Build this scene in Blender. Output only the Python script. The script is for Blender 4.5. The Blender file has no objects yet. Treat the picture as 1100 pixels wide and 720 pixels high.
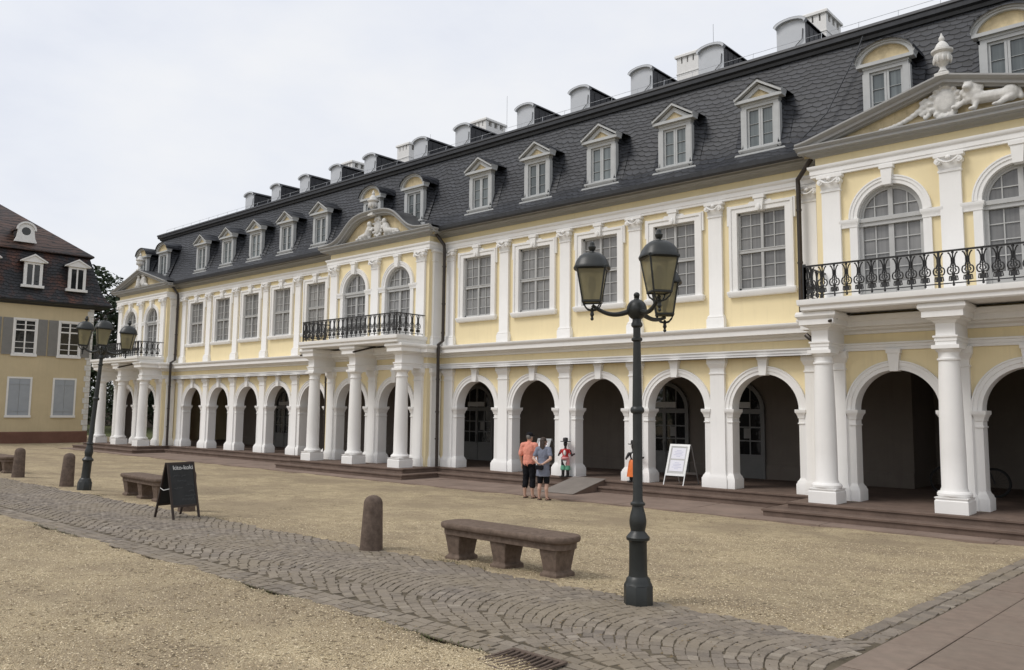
import bpy, bmesh, math, random
from math import sin, cos, pi, sqrt, radians
from mathutils import Vector, Matrix
random.seed(11)
SC = bpy.context.scene
COL = SC.collection
rnd = random.uniform

# ------------------------------------------------------------------ mesh helpers
class MB:
    def __init__(s): s.v = []; s.f = []; s.m = []; s.mi = 0
    def add(s, vs, fs):
        n = len(s.v); s.v += [tuple(v) for v in vs]
        s.f += [tuple(i + n for i in f) for f in fs]; s.m += [s.mi] * len(fs)
    def quad(s, *p): s.add(p, [tuple(range(len(p)))])
    def box(s, x0, x1, y0, y1, z0, z1):
        s.add([(x0,y0,z0),(x1,y0,z0),(x1,y1,z0),(x0,y1,z0),(x0,y0,z1),(x1,y0,z1),(x1,y1,z1),(x0,y1,z1)],
              [(0,3,2,1),(4,5,6,7),(0,1,5,4),(1,2,6,5),(2,3,7,6),(3,0,4,7)])
    def ring(s, x0, x1, y0, y1, prof):
        """rectangle swept up through (offset, z) steps"""
        vs = []
        for o, z in prof: vs += [(x0-o,y0-o,z),(x1+o,y0-o,z),(x1+o,y1+o,z),(x0-o,y1+o,z)]
        fs = [(3,2,1,0)]
        for i in range(len(prof)-1):
            for j in range(4): fs.append((i*4+j, i*4+(j+1)%4, i*4+4+(j+1)%4, i*4+4+j))
        n = 4*(len(prof)-1); fs.append((n,n+1,n+2,n+3)); s.add(vs, fs)
    def lathe(s, prof, cx=0, cy=0, seg=24, z0=0, ph=0):
        vs = []; fs = []
        for r, z in prof:
            for j in range(seg):
                a = ph + 2*pi*j/seg; vs.append((cx+r*cos(a), cy+r*sin(a), z0+z))
        for i in range(len(prof)-1):
            for j in range(seg): fs.append((i*seg+j, i*seg+(j+1)%seg, (i+1)*seg+(j+1)%seg, (i+1)*seg+j))
        fs.append(tuple(range(seg))[::-1]); n = seg*(len(prof)-1); fs.append(tuple(range(n, n+seg)))
        s.add(vs, fs)
    def tube(s, pts, r, seg=8, closed=False):
        pts = [Vector(p) for p in pts]; n = len(pts)
        rs = r if isinstance(r, (list, tuple)) else [r]*n
        vs = []; fs = []; up = None
        for i, p in enumerate(pts):
            if closed: t = pts[(i+1) % n] - pts[i-1]
            else: t = (pts[min(i+1, n-1)] - pts[max(i-1, 0)])
            t.normalize()
            if up is None:
                up = Vector((0,0,1)) if abs(t.z) < .9 else Vector((1,0,0))
            u = (up - t*up.dot(t)).normalized(); w = t.cross(u); up = u
            for j in range(seg):
                a = 2*pi*j/seg; vs.append(p + (u*cos(a) + w*sin(a))*rs[i])
        m = n if closed else n-1
        for i in range(m):
            k = (i+1) % n
            for j in range(seg): fs.append((i*seg+j, i*seg+(j+1)%seg, k*seg+(j+1)%seg, k*seg+j))
        if not closed:
            fs.append(tuple(range(seg))[::-1]); fs.append(tuple(range((n-1)*seg, n*seg)))
        s.add(vs, fs)
    def sphere(s, c, r, seg=12, rings=8, rot=None):
        if not isinstance(r, (list, tuple)): r = (r, r, r)
        vs = []; fs = []
        for i in range(rings+1):
            th = pi*i/rings
            for j in range(seg):
                ph = 2*pi*j/seg; v = Vector((r[0]*sin(th)*cos(ph), r[1]*sin(th)*sin(ph), r[2]*cos(th)))
                if rot is not None: v = rot @ v
                vs.append(v + Vector(c))
        for i in range(rings):
            for j in range(seg): fs.append((i*seg+j, i*seg+(j+1)%seg, (i+1)*seg+(j+1)%seg, (i+1)*seg+j))
        s.add(vs, fs)
    def capsule(s, p, q, r0, r1, seg=10):
        p = Vector(p); q = Vector(q); d = (q-p).normalized()
        pts = []; rs = []
        for a in (80, 50, 20): pts.append(p - d*r0*sin(radians(a))); rs.append(r0*cos(radians(a)))
        pts += [p, q]; rs += [r0, r1]
        for a in (20, 50, 80): pts.append(q + d*r1*sin(radians(a))); rs.append(r1*cos(radians(a)))
        s.tube(pts, rs, seg)
    def prism(s, poly, y0, y1):
        """xz polygon extruded in y"""
        n = len(poly); vs = [(x,y0,z) for x,z in poly] + [(x,y1,z) for x,z in poly]
        fs = [tuple(range(n)), tuple(range(2*n-1, n-1, -1))]
        for i in range(n): fs.append((i, n+i, n+(i+1)%n, (i+1)%n))
        s.add(vs, fs)
    def mould(s, path, prof, closed=False):
        """profile of (outward offset, z) swept along a plan path; outward is right of travel"""
        P = [Vector((p[0], p[1])) for p in path]; n = len(P); vs = []; fs = []; k = len(prof)
        for i in range(n):
            d0 = (P[i]-P[i-1]) if (closed or i > 0) else None
            d1 = (P[(i+1)%n]-P[i]) if (closed or i < n-1) else None
            ns = [Vector((d.y,-d.x)).normalized() for d in (d0,d1) if d is not None]
            m = ns[0] if len(ns) == 1 else (ns[0]+ns[1])/(1+ns[0].dot(ns[1]))
            for o, z in prof: vs.append((P[i].x+m.x*o, P[i].y+m.y*o, z))
        for i in range(n if closed else n-1):
            j = (i+1) % n
            for t in range(k-1): fs.append((i*k+t, j*k+t, j*k+t+1, i*k+t+1))
        if not closed:
            fs.append(tuple(range(k))); fs.append(tuple(range((n-1)*k, n*k))[::-1])
        s.add(vs, fs)
    def arch(s, xc, r, zs, prof, a0=0, a1=pi, seg=20):
        """profile of (radial offset, y) swept over an arc in the xz plane"""
        k = len(prof); vs = []; fs = []
        for i in range(seg+1):
            a = a0 + (a1-a0)*i/seg
            for o, y in prof: vs.append((xc+(r+o)*cos(a), y, zs+(r+o)*sin(a)))
        for i in range(seg):
            for t in range(k-1): fs.append((i*k+t, (i+1)*k+t, (i+1)*k+t+1, i*k+t+1))
        s.add(vs, fs)
    def archwall(s, x0, x1, z0, z1, y, xc, r, zs, seg=20):
        """sheet at y with a round-headed opening down to z0"""
        s.quad((x0,y,z0),(xc-r,y,z0),(xc-r,y,z1),(x0,y,z1)); s.quad((xc+r,y,z0),(x1,y,z0),(x1,y,z1),(xc+r,y,z1))
        for i in range(seg):
            a = pi - pi*i/seg; c = pi - pi*(i+1)/seg
            s.quad((xc+r*cos(a),y,zs+r*sin(a)),(xc+r*cos(c),y,zs+r*sin(c)),(xc+r*cos(c),y,z1),(xc+r*cos(a),y,z1))
    def holewall(s, x0, x1, z0, z1, y, a0, a1, b0, b1):
        s.quad((x0,y,z0),(x1,y,z0),(x1,y,b0),(x0,y,b0)); s.quad((x0,y,b1),(x1,y,b1),(x1,y,z1),(x0,y,z1))
        s.quad((x0,y,b0),(a0,y,b0),(a0,y,b1),(x0,y,b1)); s.quad((a1,y,b0),(x1,y,b0),(x1,y,b1),(a1,y,b1))
    def xf(s, M):
        s.v = [tuple(M @ Vector(v)) for v in s.v]; return s
    def mesh(s, name, mats, angle=35, smooth=True):
        me = bpy.data.meshes.new(name); me.from_pydata(s.v, [], s.f)
        for m in (mats if isinstance(mats, (list, tuple)) else [mats]): me.materials.append(m)
        if s.mi or any(s.m): me.polygons.foreach_set('material_index', s.m)
        bm = bmesh.new(); bm.from_mesh(me)
        bmesh.ops.recalc_face_normals(bm, faces=bm.faces); bm.to_mesh(me); bm.free()
        if smooth:
            me.polygons.foreach_set('use_smooth', [True]*len(me.polygons)); me.set_sharp_from_angle(angle=radians(angle))
        me.update(); return me
    def build(s, name, mats, parent=None, loc=(0,0,0), rz=0, **kw):
        return put(name, s.mesh(name, mats, **kw), parent, loc, rz)

def put(name, me, parent=None, loc=(0,0,0), rz=0):
    o = bpy.data.objects.new(name, me); COL.objects.link(o)
    o.location = loc; o.rotation_euler = (0,0,rz)
    if parent is not None:
        o.parent = parent
        if parent.get('world_parts'): o.matrix_parent_inverse = Matrix.Translation(-parent.location)
    return o
def tag(o, label, cat, group=None, kind=None):
    if label: o['label'] = label
    if cat: o['category'] = cat
    if group: o['group'] = group
    if kind: o['kind'] = kind
    return o
def thing(name, label, cat, loc=(0,0,0), rz=0, group=None, world=False):
    o = put(name, None, None, loc, rz)
    if world: o['world_parts'] = 1
    return tag(o, label, cat, group)
def dup(root, loc, rz, label, keep_pi=True):
    r = root.copy(); COL.objects.link(r); r.location = loc; r.rotation_euler = (0,0,rz)
    if label: r['label'] = label
    for ch in list(root.children):
        c = ch.copy(); COL.objects.link(c); c.parent = r
        for g in list(ch.children):
            d = g.copy(); COL.objects.link(d); d.parent = c
    return r
def dup_part(o, loc):
    c = o.copy(); COL.objects.link(c); c.parent = o.parent; c.matrix_parent_inverse = o.matrix_parent_inverse; c.location = loc
    for g in list(o.children):
        d = g.copy(); COL.objects.link(d); d.parent = c
    return c
def folds(o, st, sc):
    t_ = bpy.data.textures.new('folds', 'CLOUDS'); t_.noise_scale = sc
    m = o.modifiers.new('folds', 'DISPLACE'); m.texture = t_; m.strength = st; m.mid_level = .5; return o
def bev(o, w, seg=2):
    m = o.modifiers.new('bevel', 'BEVEL'); m.width = w; m.segments = seg; m.limit_method = 'ANGLE'; m.angle_limit = radians(40); return o
def fuse(o, vox, it=2):
    m = o.modifiers.new('fuse', 'REMESH'); m.mode = 'VOXEL'; m.voxel_size = vox; m.use_smooth_shade = True
    if it:
        q = o.modifiers.new('smooth', 'SMOOTH'); q.iterations = it; q.factor = .5
    return o

# ------------------------------------------------------------------ materials
def nodes(name):
    m = bpy.data.materials.new(name); m.use_nodes = True; nt = m.node_tree
    b = nt.nodes['Principled BSDF']; return m, nt, b
def N(nt, t, **kw):
    n = nt.nodes.new(t)
    for k, v in kw.items():
        if k in ('op',): n.operation = v
        elif hasattr(n, k): setattr(n, k, v)
        else: n.inputs[k.replace('_', ' ')].default_value = v
    return n
def L(nt, a, b): nt.links.new(a, b)
def noise(nt, vec, scale, detail=4, rough=.6):
    n = nt.nodes.new('ShaderNodeTexNoise'); n.inputs['Scale'].default_value = scale
    n.inputs['Detail'].default_value = detail; n.inputs['Roughness'].default_value = rough
    if vec is not None: L(nt, vec, n.inputs['Vector'])
    return n
def ramp(nt, fac, stops):
    r = nt.nodes.new('ShaderNodeValToRGB'); e = r.color_ramp.elements
    while len(e) < len(stops): e.new(.5)
    for i, (p, c) in enumerate(stops):
        e[i].position = p; e[i].color = (c[0], c[1], c[2], 1) if isinstance(c, (tuple, list)) else (c, c, c, 1)
    L(nt, fac, r.inputs['Fac']); return r
def mixc(nt, fac, a, b, mode='MIX'):
    n = nt.nodes.new('ShaderNodeMix'); n.data_type = 'RGBA'; n.blend_type = mode
    for sock, v in ((n.inputs[0], fac), (n.inputs[6], a), (n.inputs[7], b)):
        if hasattr(v, 'is_output'): L(nt, v, sock)
        elif isinstance(v, (tuple, list)): sock.default_value = (v[0], v[1], v[2], 1)
        else: sock.default_value = v
    return n.outputs[2]
def math_(nt, op, a, b=0, c=None):
    n = nt.nodes.new('ShaderNodeMath'); n.operation = op
    for i, v in enumerate((a, b) if c is None else (a, b, c)):
        if hasattr(v, 'is_output'): L(nt, v, n.inputs[i])
        else: n.inputs[i].default_value = v
    return n.outputs[0]
def bump(nt, b, h, strength=.3, dist=.02):
    n = nt.nodes.new('ShaderNodeBump'); n.inputs['Strength'].default_value = strength; n.inputs['Distance'].default_value = dist
    L(nt, h, n.inputs['Height']); L(nt, n.outputs[0], b.inputs['Normal'])
def wpos(nt): return nt.nodes.new('ShaderNodeNewGeometry').outputs['Position']
def opos(nt): return nt.nodes.new('ShaderNodeTexCoord').outputs['Object']

def plain(name, col, rough=.6, var=.12, vs=3.0, bs=40, bstr=.15, bd=.01, metal=0, spec=.5, streak=0):
    m, nt, b = nodes(name); p = wpos(nt)
    n1 = noise(nt, p, vs, 5, .65); n2 = noise(nt, p, bs, 3, .6)
    lo = tuple(c*(1-var) for c in col); hi = tuple(min(1, c*(1+var)) for c in col)
    c = mixc(nt, ramp(nt, n1.outputs['Fac'], [(.3, 0), (.7, 1)]).outputs[0], lo, hi)
    if streak:
        mp = N(nt, 'ShaderNodeMapping'); mp.inputs['Scale'].default_value = (5, 5, .35); L(nt, p, mp.inputs[0])
        n3 = noise(nt, mp.outputs[0], 1.2, 5, .7)
        c = mixc(nt, math_(nt, 'MULTIPLY', ramp(nt, n3.outputs['Fac'], [(.52, 0), (.78, 1)]).outputs[0], streak), c, tuple(x*.55 for x in col))
    L(nt, c, b.inputs['Base Color']); b.inputs['Roughness'].default_value = rough
    b.inputs['Metallic'].default_value = metal; b.inputs['Specular IOR Level'].default_value = spec
    bump(nt, b, n2.outputs['Fac'], bstr, bd); return m

M = {}
M['yellow'] = plain('yellow_plaster', (.83,.71,.45), .85, .04, .7, 60, .12, .006, spec=.2, streak=.20)
M['tymp'] = plain('stained_plaster', (.60,.50,.32), .85, .22, 4, 60, .3, .01, spec=.2, streak=.5)
M['white'] = plain('white_plaster', (.83,.82,.80), .75, .025, 1.5, 50, .08, .005, spec=.25, streak=.12)
M['whitestone'] = plain('white_stone', (.64,.63,.605), .7, .16, 9, 45, .3, .008, spec=.2, streak=.35)
M['greypaint'] = plain('grey_paint', (.34,.34,.335), .6, .06, 2, 60, .08, .004, streak=.2)
M['sash'] = plain('sash_paint', (.44,.44,.43), .5, .06, 4, 60, .05, .003)
M['dormerpaint'] = plain('dormer_paint', (.45,.46,.46), .5, .06, 4, 60, .06, .003)
M['hatch'] = plain('hatch_metal', (.52,.54,.57), .45, .05, 1.5, 12, .06, .004)
M['zinc'] = plain('dark_zinc', (.045,.047,.052), .45, .2, 6, 60, .05, .004, metal=.3)
M['iron'] = plain('black_iron', (.018,.018,.019), .45, .25, 20, 120, .2, .003)
M['lampmetal'] = plain('lamp_metal', (.018,.0205,.019), .42, .22, 9, 90, .2, .003)
M['brownpipe'] = plain('pipe_metal', (.045,.036,.031), .4, .2, 6, 60, .05, .003, metal=.4)
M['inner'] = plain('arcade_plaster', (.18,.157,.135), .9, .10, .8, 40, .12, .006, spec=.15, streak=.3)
M['door'] = plain('door_paint', (.15,.15,.145), .5, .1, 3, 50, .06, .003)
M['redstone'] = plain('red_sandstone', (.150,.108,.086), .85, .22, 2.2, 30, .35, .012, spec=.25, streak=.15)
M['benchstone'] = plain('bench_sandstone', (.150,.112,.088), .9, .30, 14, 130, .8, .006, spec=.12, streak=.35)
M['bollardstone'] = plain('bollard_sandstone', (.135,.102,.082), .92, .30, 12, 120, .8, .007, spec=.12, streak=.35)
M['ochre'] = plain('ochre_plaster', (.55,.46,.30), .88, .07, .6, 40, .15, .008, spec=.15, streak=.2)
M['plinthred'] = plain('plinth_plaster', (.165,.088,.066), .88, .14, 1.2, 40, .2, .008, spec=.15)
M['shutter'] = plain('shutter_paint', (.205,.20,.19), .6, .08, 3, 50, .06, .003)
M['shutterblue'] = plain('blue_grey_shutter_paint', (.32,.345,.375), .6, .05, 3, 50, .06, .003)
M['alu'] = plain('aluminium', (.46,.46,.455), .35, .05, 8, 60, .03, .002, metal=.6)
M['metalgrey'] = plain('ramp_sheet', (.215,.190,.168), .6, .12, 3, 60, .2, .004)
M['bark'] = plain('bark', (.06,.045,.035), .9, .3, 6, 25, .6, .03)
M['skin'] = plain('skin', (.50,.31,.235), .5, .06, 12, 90, .05, .002)
M['coral'] = plain('coral_cloth', (.70,.285,.215), .9, .08, 14, 160, .25, .004, spec=.1)
M['bluecloth'] = plain('blue_grey_cloth', (.185,.20,.255), .9, .12, 40, 160, .25, .004, spec=.1)
M['blackcloth'] = plain('black_cloth', (.014,.014,.017), .9, .2, 14, 160, .25, .004, spec=.1)
M['leather'] = plain('brown_leather', (.055,.032,.022), .6, .2, 20, 90, .2, .003)
M['hair'] = plain('brown_hair', (.040,.024,.017), .6, .3, 30, 120, .5, .006)
M['greyhair'] = plain('grey_hair', (.16,.15,.14), .7, .2, 30, 120, .5, .006)
M['red'] = plain('red_paint', (.48,.028,.03), .4, .1, 15, 60, .05, .003)
M['orange'] = plain('orange_paint', (.72,.17,.03), .45, .1, 15, 60, .05, .003)
M['green'] = plain('green_paint', (.10,.30,.19), .45, .1, 15, 60, .05, .003)
M['pink'] = plain('pink_paint', (.66,.30,.30), .45, .1, 15, 60, .05, .003)
M['blackpaint'] = plain('black_paint', (.014,.012,.012), .4, .2, 15, 60, .05, .003)
M['whitepaint'] = plain('white_paint', (.74,.73,.71), .5, .04, 6, 60, .05, .003)
M['paper'] = plain('paper', (.74,.74,.80), .8, .02, 6, 60, .05, .002)
M['ink'] = plain('blue_ink', (.50,.51,.64), .8, .05, 6, 60, .02, .002)
M['board'] = plain('chalkboard', (.012,.013,.014), .55, .4, 7, 60, .05, .002)
M['boardwood'] = plain('board_frame_wood', (.028,.017,.012), .6, .2, 9, 60, .1, .003)
M['chalk'] = plain('chalk', (.62,.62,.60), .9, .2, 60, 120, .2, .002)
M['faintchalk'] = plain('faint_chalk', (.12,.125,.125), .9, .3, 60, 120, .2, .002)
M['tyre'] = plain('tyre_rubber', (.015,.015,.015), .8, .2, 20, 60, .1, .003)

def glass_mat(name, lo, hi, rough=.07, curtains=True):
    m, nt, b = nodes(name); p = wpos(nt)
    mp = N(nt, 'ShaderNodeMapping'); mp.inputs['Scale'].default_value = (14, 14, .25); L(nt, p, mp.inputs[0])
    n = noise(nt, mp.outputs[0], 1, 3, .6); n2 = noise(nt, p, 1.1, 2, .5)
    f = math_(nt, 'ADD', math_(nt, 'MULTIPLY', n.outputs['Fac'], .55 if curtains else .1), math_(nt, 'MULTIPLY', n2.outputs['Fac'], .6))
    c = mixc(nt, ramp(nt, f, [(.32, 0), (.75, 1)]).outputs[0], lo, hi)
    oi = nt.nodes.new('ShaderNodeObjectInfo'); c = mixc(nt, 1.0, c, math_(nt, 'ADD', .66, math_(nt, 'MULTIPLY', oi.outputs['Random'], .68)), 'MULTIPLY')
    L(nt, c, b.inputs['Base Color']); b.inputs['Roughness'].default_value = rough
    b.inputs['Specular IOR Level'].default_value = .6
    n3 = noise(nt, p, 2.3, 2, .5); bump(nt, b, n3.outputs['Fac'], .25, .04); return m
M['pane'] = glass_mat('curtained_glass', (.115,.114,.112), (.275,.272,.265))
M['paneblue'] = glass_mat('dormer_glass', (.055,.066,.070), (.17,.195,.20), .05)
M['panedark'] = glass_mat('dark_glass', (.012,.013,.014), (.045,.046,.046), .06, False)

def slate_mat(name, base, patch=None, course=.128, wid=.25):
    m, nt, b = nodes(name)
    g = nt.nodes.new('ShaderNodeNewGeometry'); sp = N(nt, 'ShaderNodeSeparateXYZ'); L(nt, g.outputs['Position'], sp.inputs[0])
    sn = N(nt, 'ShaderNodeSeparateXYZ'); L(nt, g.outputs['True Normal'], sn.inputs[0])
    side = math_(nt, 'GREATER_THAN', math_(nt, 'ABSOLUTE', sn.outputs[0]), .72)
    u = math_(nt, 'ADD', math_(nt, 'MULTIPLY', sp.outputs[0], math_(nt, 'SUBTRACT', 1, side)), math_(nt, 'MULTIPLY', sp.outputs[1], side))
    w = noise(nt, g.outputs['Position'], .85, 2, .5); w2 = noise(nt, g.outputs['Position'], 4, 2, .5)
    v = math_(nt, 'ADD', sp.outputs[2], math_(nt, 'MULTIPLY', u, .07))
    v = math_(nt, 'ADD', v, math_(nt, 'MULTIPLY', w.outputs['Fac'], .42))
    v = math_(nt, 'ADD', v, math_(nt, 'MULTIPLY', w2.outputs['Fac'], .05))
    vv = math_(nt, 'DIVIDE', v, course)
    # scalloped lower edge: shift each slate's course line by a parabola across its width
    row0 = math_(nt, 'FLOOR', vv)
    uu = math_(nt, 'ADD', math_(nt, 'DIVIDE', u, wid), math_(nt, 'MULTIPLY', row0, .47))
    fx = math_(nt, 'SUBTRACT', math_(nt, 'FRACT', uu), .5)
    vv2 = math_(nt, 'SUBTRACT', vv, math_(nt, 'MULTIPLY', math_(nt, 'MULTIPLY', fx, fx), .95))
    fr = math_(nt, 'FRACT', vv2); row = math_(nt, 'FLOOR', vv2)
    line = ramp(nt, fr, [(0, 0), (.14, .04), (.30, 1), (1, .78)])
    cell = N(nt, 'ShaderNodeCombineXYZ'); L(nt, row, cell.inputs[0]); L(nt, math_(nt, 'FLOOR', uu), cell.inputs[1])
    wn = nt.nodes.new('ShaderNodeTexWhiteNoise'); L(nt, cell.outputs[0], wn.inputs['Vector'])
    big = noise(nt, g.outputs['Position'], 1.3, 4, .6)
    tone = math_(nt, 'ADD', .62, math_(nt, 'ADD', math_(nt, 'MULTIPLY', wn.outputs['Value'], .42), math_(nt, 'MULTIPLY', big.outputs['Fac'], .4)))
    col = mixc(nt, 1.0, base, tone, 'MULTIPLY')
    if patch:
        pn = noise(nt, g.outputs['Position'], .8, 5, .65)
        col = mixc(nt, ramp(nt, pn.outputs['Fac'], [(.46, 0), (.62, 1)]).outputs[0], col, mixc(nt, 1.0, patch, tone, 'MULTIPLY'))
    vj = ramp(nt, math_(nt, 'ABSOLUTE', fx), [(.44, 1), (.49, .35)])
    col = mixc(nt, math_(nt, 'MULTIPLY', line.outputs[0], vj.outputs[0]), tuple(c*.10 for c in base), col)
    L(nt, col, b.inputs['Base Color']); b.inputs['Roughness'].default_value = .5
    b.inputs['Specular IOR Level'].default_value = .28
    bump(nt, b, math_(nt, 'ADD', line.outputs[0], math_(nt, 'MULTIPLY', wn.outputs['Value'], .5)), .7, .02); return m
M['slate'] = slate_mat('slate', (.042,.045,.053))
M['slateplain'] = plain('slate_cheek', (.024,.025,.030), .55, .25, 5, 22, .5, .02)
M['rusttile'] = slate_mat('rusty_roof_tile', (.105,.058,.042), (.040,.034,.033), .2, .22)
M['darktile'] = slate_mat('house_roof_slate', (.036,.037,.041), (.115,.050,.034), .2, .25)

def gravel_mat():
    m, nt, b = nodes('gravel'); p = wpos(nt)
    v1 = nt.nodes.new('ShaderNodeTexVoronoi'); v1.inputs['Scale'].default_value = 85; L(nt, p, v1.inputs['Vector'])
    v2 = nt.nodes.new('ShaderNodeTexVoronoi'); v2.inputs['Scale'].default_value = 38; L(nt, p, v2.inputs['Vector'])
    big = noise(nt, p, .55, 5, .62); mid = noise(nt, p, 3.1, 5, .7); fine = noise(nt, p, 150, 2, .6)
    c1 = ramp(nt, v1.outputs['Color'], [(0, (.27,.205,.125)), (.4, (.51,.415,.262)), (.75, (.64,.532,.35)), (1, (.80,.69,.50))])
    c = mixc(nt, ramp(nt, mid.outputs['Fac'], [(.35, 0), (.75, 1)]).outputs[0], c1.outputs[0], (.345,.272,.178))
    c = mixc(nt, math_(nt, 'MULTIPLY', ramp(nt, big.outputs['Fac'], [(.40, 0), (.62, 1)]).outputs[0], .70), c, (.305,.243,.168))
    # dark flecks of humus and dry leaf
    fl = nt.nodes.new('ShaderNodeTexVoronoi'); fl.inputs['Scale'].default_value = 15; fl.inputs['Randomness'].default_value = 1; L(nt, p, fl.inputs['Vector'])
    flm = noise(nt, p, 1.6, 3, .6)
    thr = math_(nt, 'MULTIPLY', ramp(nt, flm.outputs['Fac'], [(.36, .35), (.66, 1)]).outputs[0], .36)
    f = math_(nt, 'LESS_THAN', fl.outputs['Distance'], thr)
    c = mixc(nt, math_(nt, 'MULTIPLY', f, .62), c, (.10,.078,.048))
    L(nt, c, b.inputs['Base Color']); b.inputs['Roughness'].default_value = .95; b.inputs['Specular IOR Level'].default_value = .15
    h = math_(nt, 'ADD', math_(nt, 'MULTIPLY', v1.outputs['Distance'], -.8), math_(nt, 'ADD', math_(nt, 'MULTIPLY', v2.outputs['Distance'], -.5), math_(nt, 'MULTIPLY', mid.outputs['Fac'], .9)))
    bump(nt, b, h, .9, .02); return m
M['gravel'] = gravel_mat()

def island_mat(name, stops, rough=.85, bs=60, dirt=None):
    m, nt, b = nodes(name); g = nt.nodes.new('ShaderNodeNewGeometry')
    r = ramp(nt, g.outputs['Random Per Island'], stops)
    n = noise(nt, g.outputs['Position'], bs, 3, .6); n2 = noise(nt, g.outputs['Position'], 1.1, 4, .6)
    c = mixc(nt, 1.0, r.outputs[0], math_(nt, 'ADD', .62, math_(nt, 'MULTIPLY', n.outputs['Fac'], .75)), 'MULTIPLY')
    if dirt: c = mixc(nt, math_(nt, 'MULTIPLY', ramp(nt, n2.outputs['Fac'], [(.38, .1), (.66, 1)]).outputs[0], .72), c, dirt)
    L(nt, c, b.inputs['Base Color']); b.inputs['Roughness'].default_value = rough; b.inputs['Specular IOR Level'].default_value = .3
    bump(nt, b, n.outputs['Fac'], .35, .008); return m
M['cobble'] = island_mat('cobble_stone', [(0, (.150,.128,.108)), (.35, (.195,.167,.138)), (.7, (.220,.186,.153)), (.92, (.255,.218,.178)), (1, (.31,.272,.225))], .8, 45, (.235,.195,.14))
M['bed'] = plain('joint_dirt', (.122,.102,.074), .95, .35, 3, 70, .5, .01, spec=.1)
M['slab'] = island_mat('slab_stone', [(0, (.185,.142,.112)), (.5, (.21,.160,.126)), (1, (.235,.180,.143))], .8, 8, (.21,.17,.135))
M['pebble'] = island_mat('pebble_stone', [(0, (.26,.195,.115)), (.5, (.56,.455,.29)), (1, (.78,.67,.48))], .9, 80)
M['litter'] = island_mat('dry_leaf', [(0, (.075,.052,.030)), (.6, (.16,.115,.06)), (1, (.24,.18,.09))], .9, 80)
M['strip'] = plain('strip_paving', (.235,.178,.145), .88, .18, 1.3, 30, .35, .01, spec=.2, streak=.2)
M['grass'] = plain('lawn', (.085,.092,.042), .95, .3, 1.2, 14, .8, .05, spec=.1)
M['leaf'] = island_mat('tree_leaf', [(0, (.018,.028,.016)), (.5, (.032,.048,.024)), (1, (.052,.072,.034))], .7, 3)
M['weed'] = island_mat('weed_leaf', [(0, (.06,.075,.025)), (1, (.11,.11,.045))], .8, 20)

def lantern_mat():
    m, nt, b = nodes('lantern_glass'); p = opos(nt); n = noise(nt, p, 3.5, 3, .6)
    c = mixc(nt, n.outputs['Fac'], (.26,.235,.14), (.44,.41,.29))
    L(nt, c, b.inputs['Base Color']); b.inputs['Roughness'].default_value = .22
    t = nt.nodes.new('ShaderNodeBsdfTranslucent'); t.inputs['Color'].default_value = (.55,.50,.30,1)
    mx = nt.nodes.new('ShaderNodeMixShader'); mx.inputs[0].default_value = .30
    L(nt, b.outputs[0], mx.inputs[1]); L(nt, t.outputs[0], mx.inputs[2])
    tr = nt.nodes.new('ShaderNodeBsdfTransparent'); tr.inputs['Color'].default_value = (.80,.76,.60,1); m2_ = nt.nodes.new('ShaderNodeMixShader'); m2_.inputs[0].default_value = .34
    L(nt, mx.outputs[0], m2_.inputs[1]); L(nt, tr.outputs[0], m2_.inputs[2])
    L(nt, m2_.outputs[0], nt.nodes['Material Output'].inputs['Surface']); return m
M['lantern'] = lantern_mat()

# ------------------------------------------------------------------ camera
F, CYO, YAW, PITCH, ROLL = 874.854, -8.909, .731389, .102819, .010440
cam = bpy.data.cameras.new('camera'); co = bpy.data.objects.new('camera', cam); COL.objects.link(co)
fw = Vector((-sin(YAW)*cos(PITCH), cos(YAW)*cos(PITCH), sin(PITCH))); rt = Vector((cos(YAW), sin(YAW), 0)); up = rt.cross(fw)
r2 = rt*cos(ROLL)+up*sin(ROLL); u2 = up*cos(ROLL)-rt*sin(ROLL)
Mx = Matrix((r2, u2, -fw)).transposed().to_4x4(); Mx.translation = (0, -19.525, 2.368)
co.matrix_world = Mx; cam.sensor_width = 36; cam.sensor_fit = 'HORIZONTAL'; cam.lens = F/1100*36
cam.shift_y = CYO/1100; cam.clip_end = 2000; cam.clip_start = .05
SC.camera = co

# ------------------------------------------------------------------ world and sun
EL, AZ = radians(52), radians(212)      # azimuth clockwise from +y: light comes from front left
W = bpy.data.worlds.new('World'); SC.world = W; W.use_nodes = True; nt = W.node_tree
bg = nt.nodes['Background']
sky = nt.nodes.new('ShaderNodeTexSky'); sky.sky_type = 'NISHITA'; sky.sun_disc = False; sky.sun_elevation = EL; sky.sun_rotation = AZ
sky.air_density = 1.2; sky.dust_density = 4
tc = nt.nodes.new('ShaderNodeTexCoord'); mp = nt.nodes.new('ShaderNodeMapping'); mp.inputs['Scale'].default_value = (1, 1, 2.2)
L(nt, tc.outputs['Generated'], mp.inputs[0])
n = noise(nt, mp.outputs[0], 1.7, 6, .55)
cl = ramp(nt, n.outputs['Fac'], [(.32, (5.9,6.2,7.05)), (.48, (7.0,7.2,7.7)), (.66, (7.9,7.9,7.92))])
m_ = mixc(nt, .90, sky.outputs[0], cl.outputs[0])
L(nt, m_, bg.inputs['Color']); bg.inputs['Strength'].default_value = .125
sun = bpy.data.lights.new('sun', 'SUN'); sun.energy = 1.6; sun.angle = radians(20); sun.color = (1, .965, .92)
so = bpy.data.objects.new('sun', sun); COL.objects.link(so)
d = Vector((sin(AZ)*cos(EL), cos(AZ)*cos(EL), sin(EL)))
so.rotation_euler = d.to_track_quat('Z', 'Y').to_euler()
SC.view_settings.view_transform = 'Standard'; SC.view_settings.look = 'None'; SC.view_settings.gamma = 1
SC.view_settings.exposure = 0
SC.view_settings.use_curve_mapping = False
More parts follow.
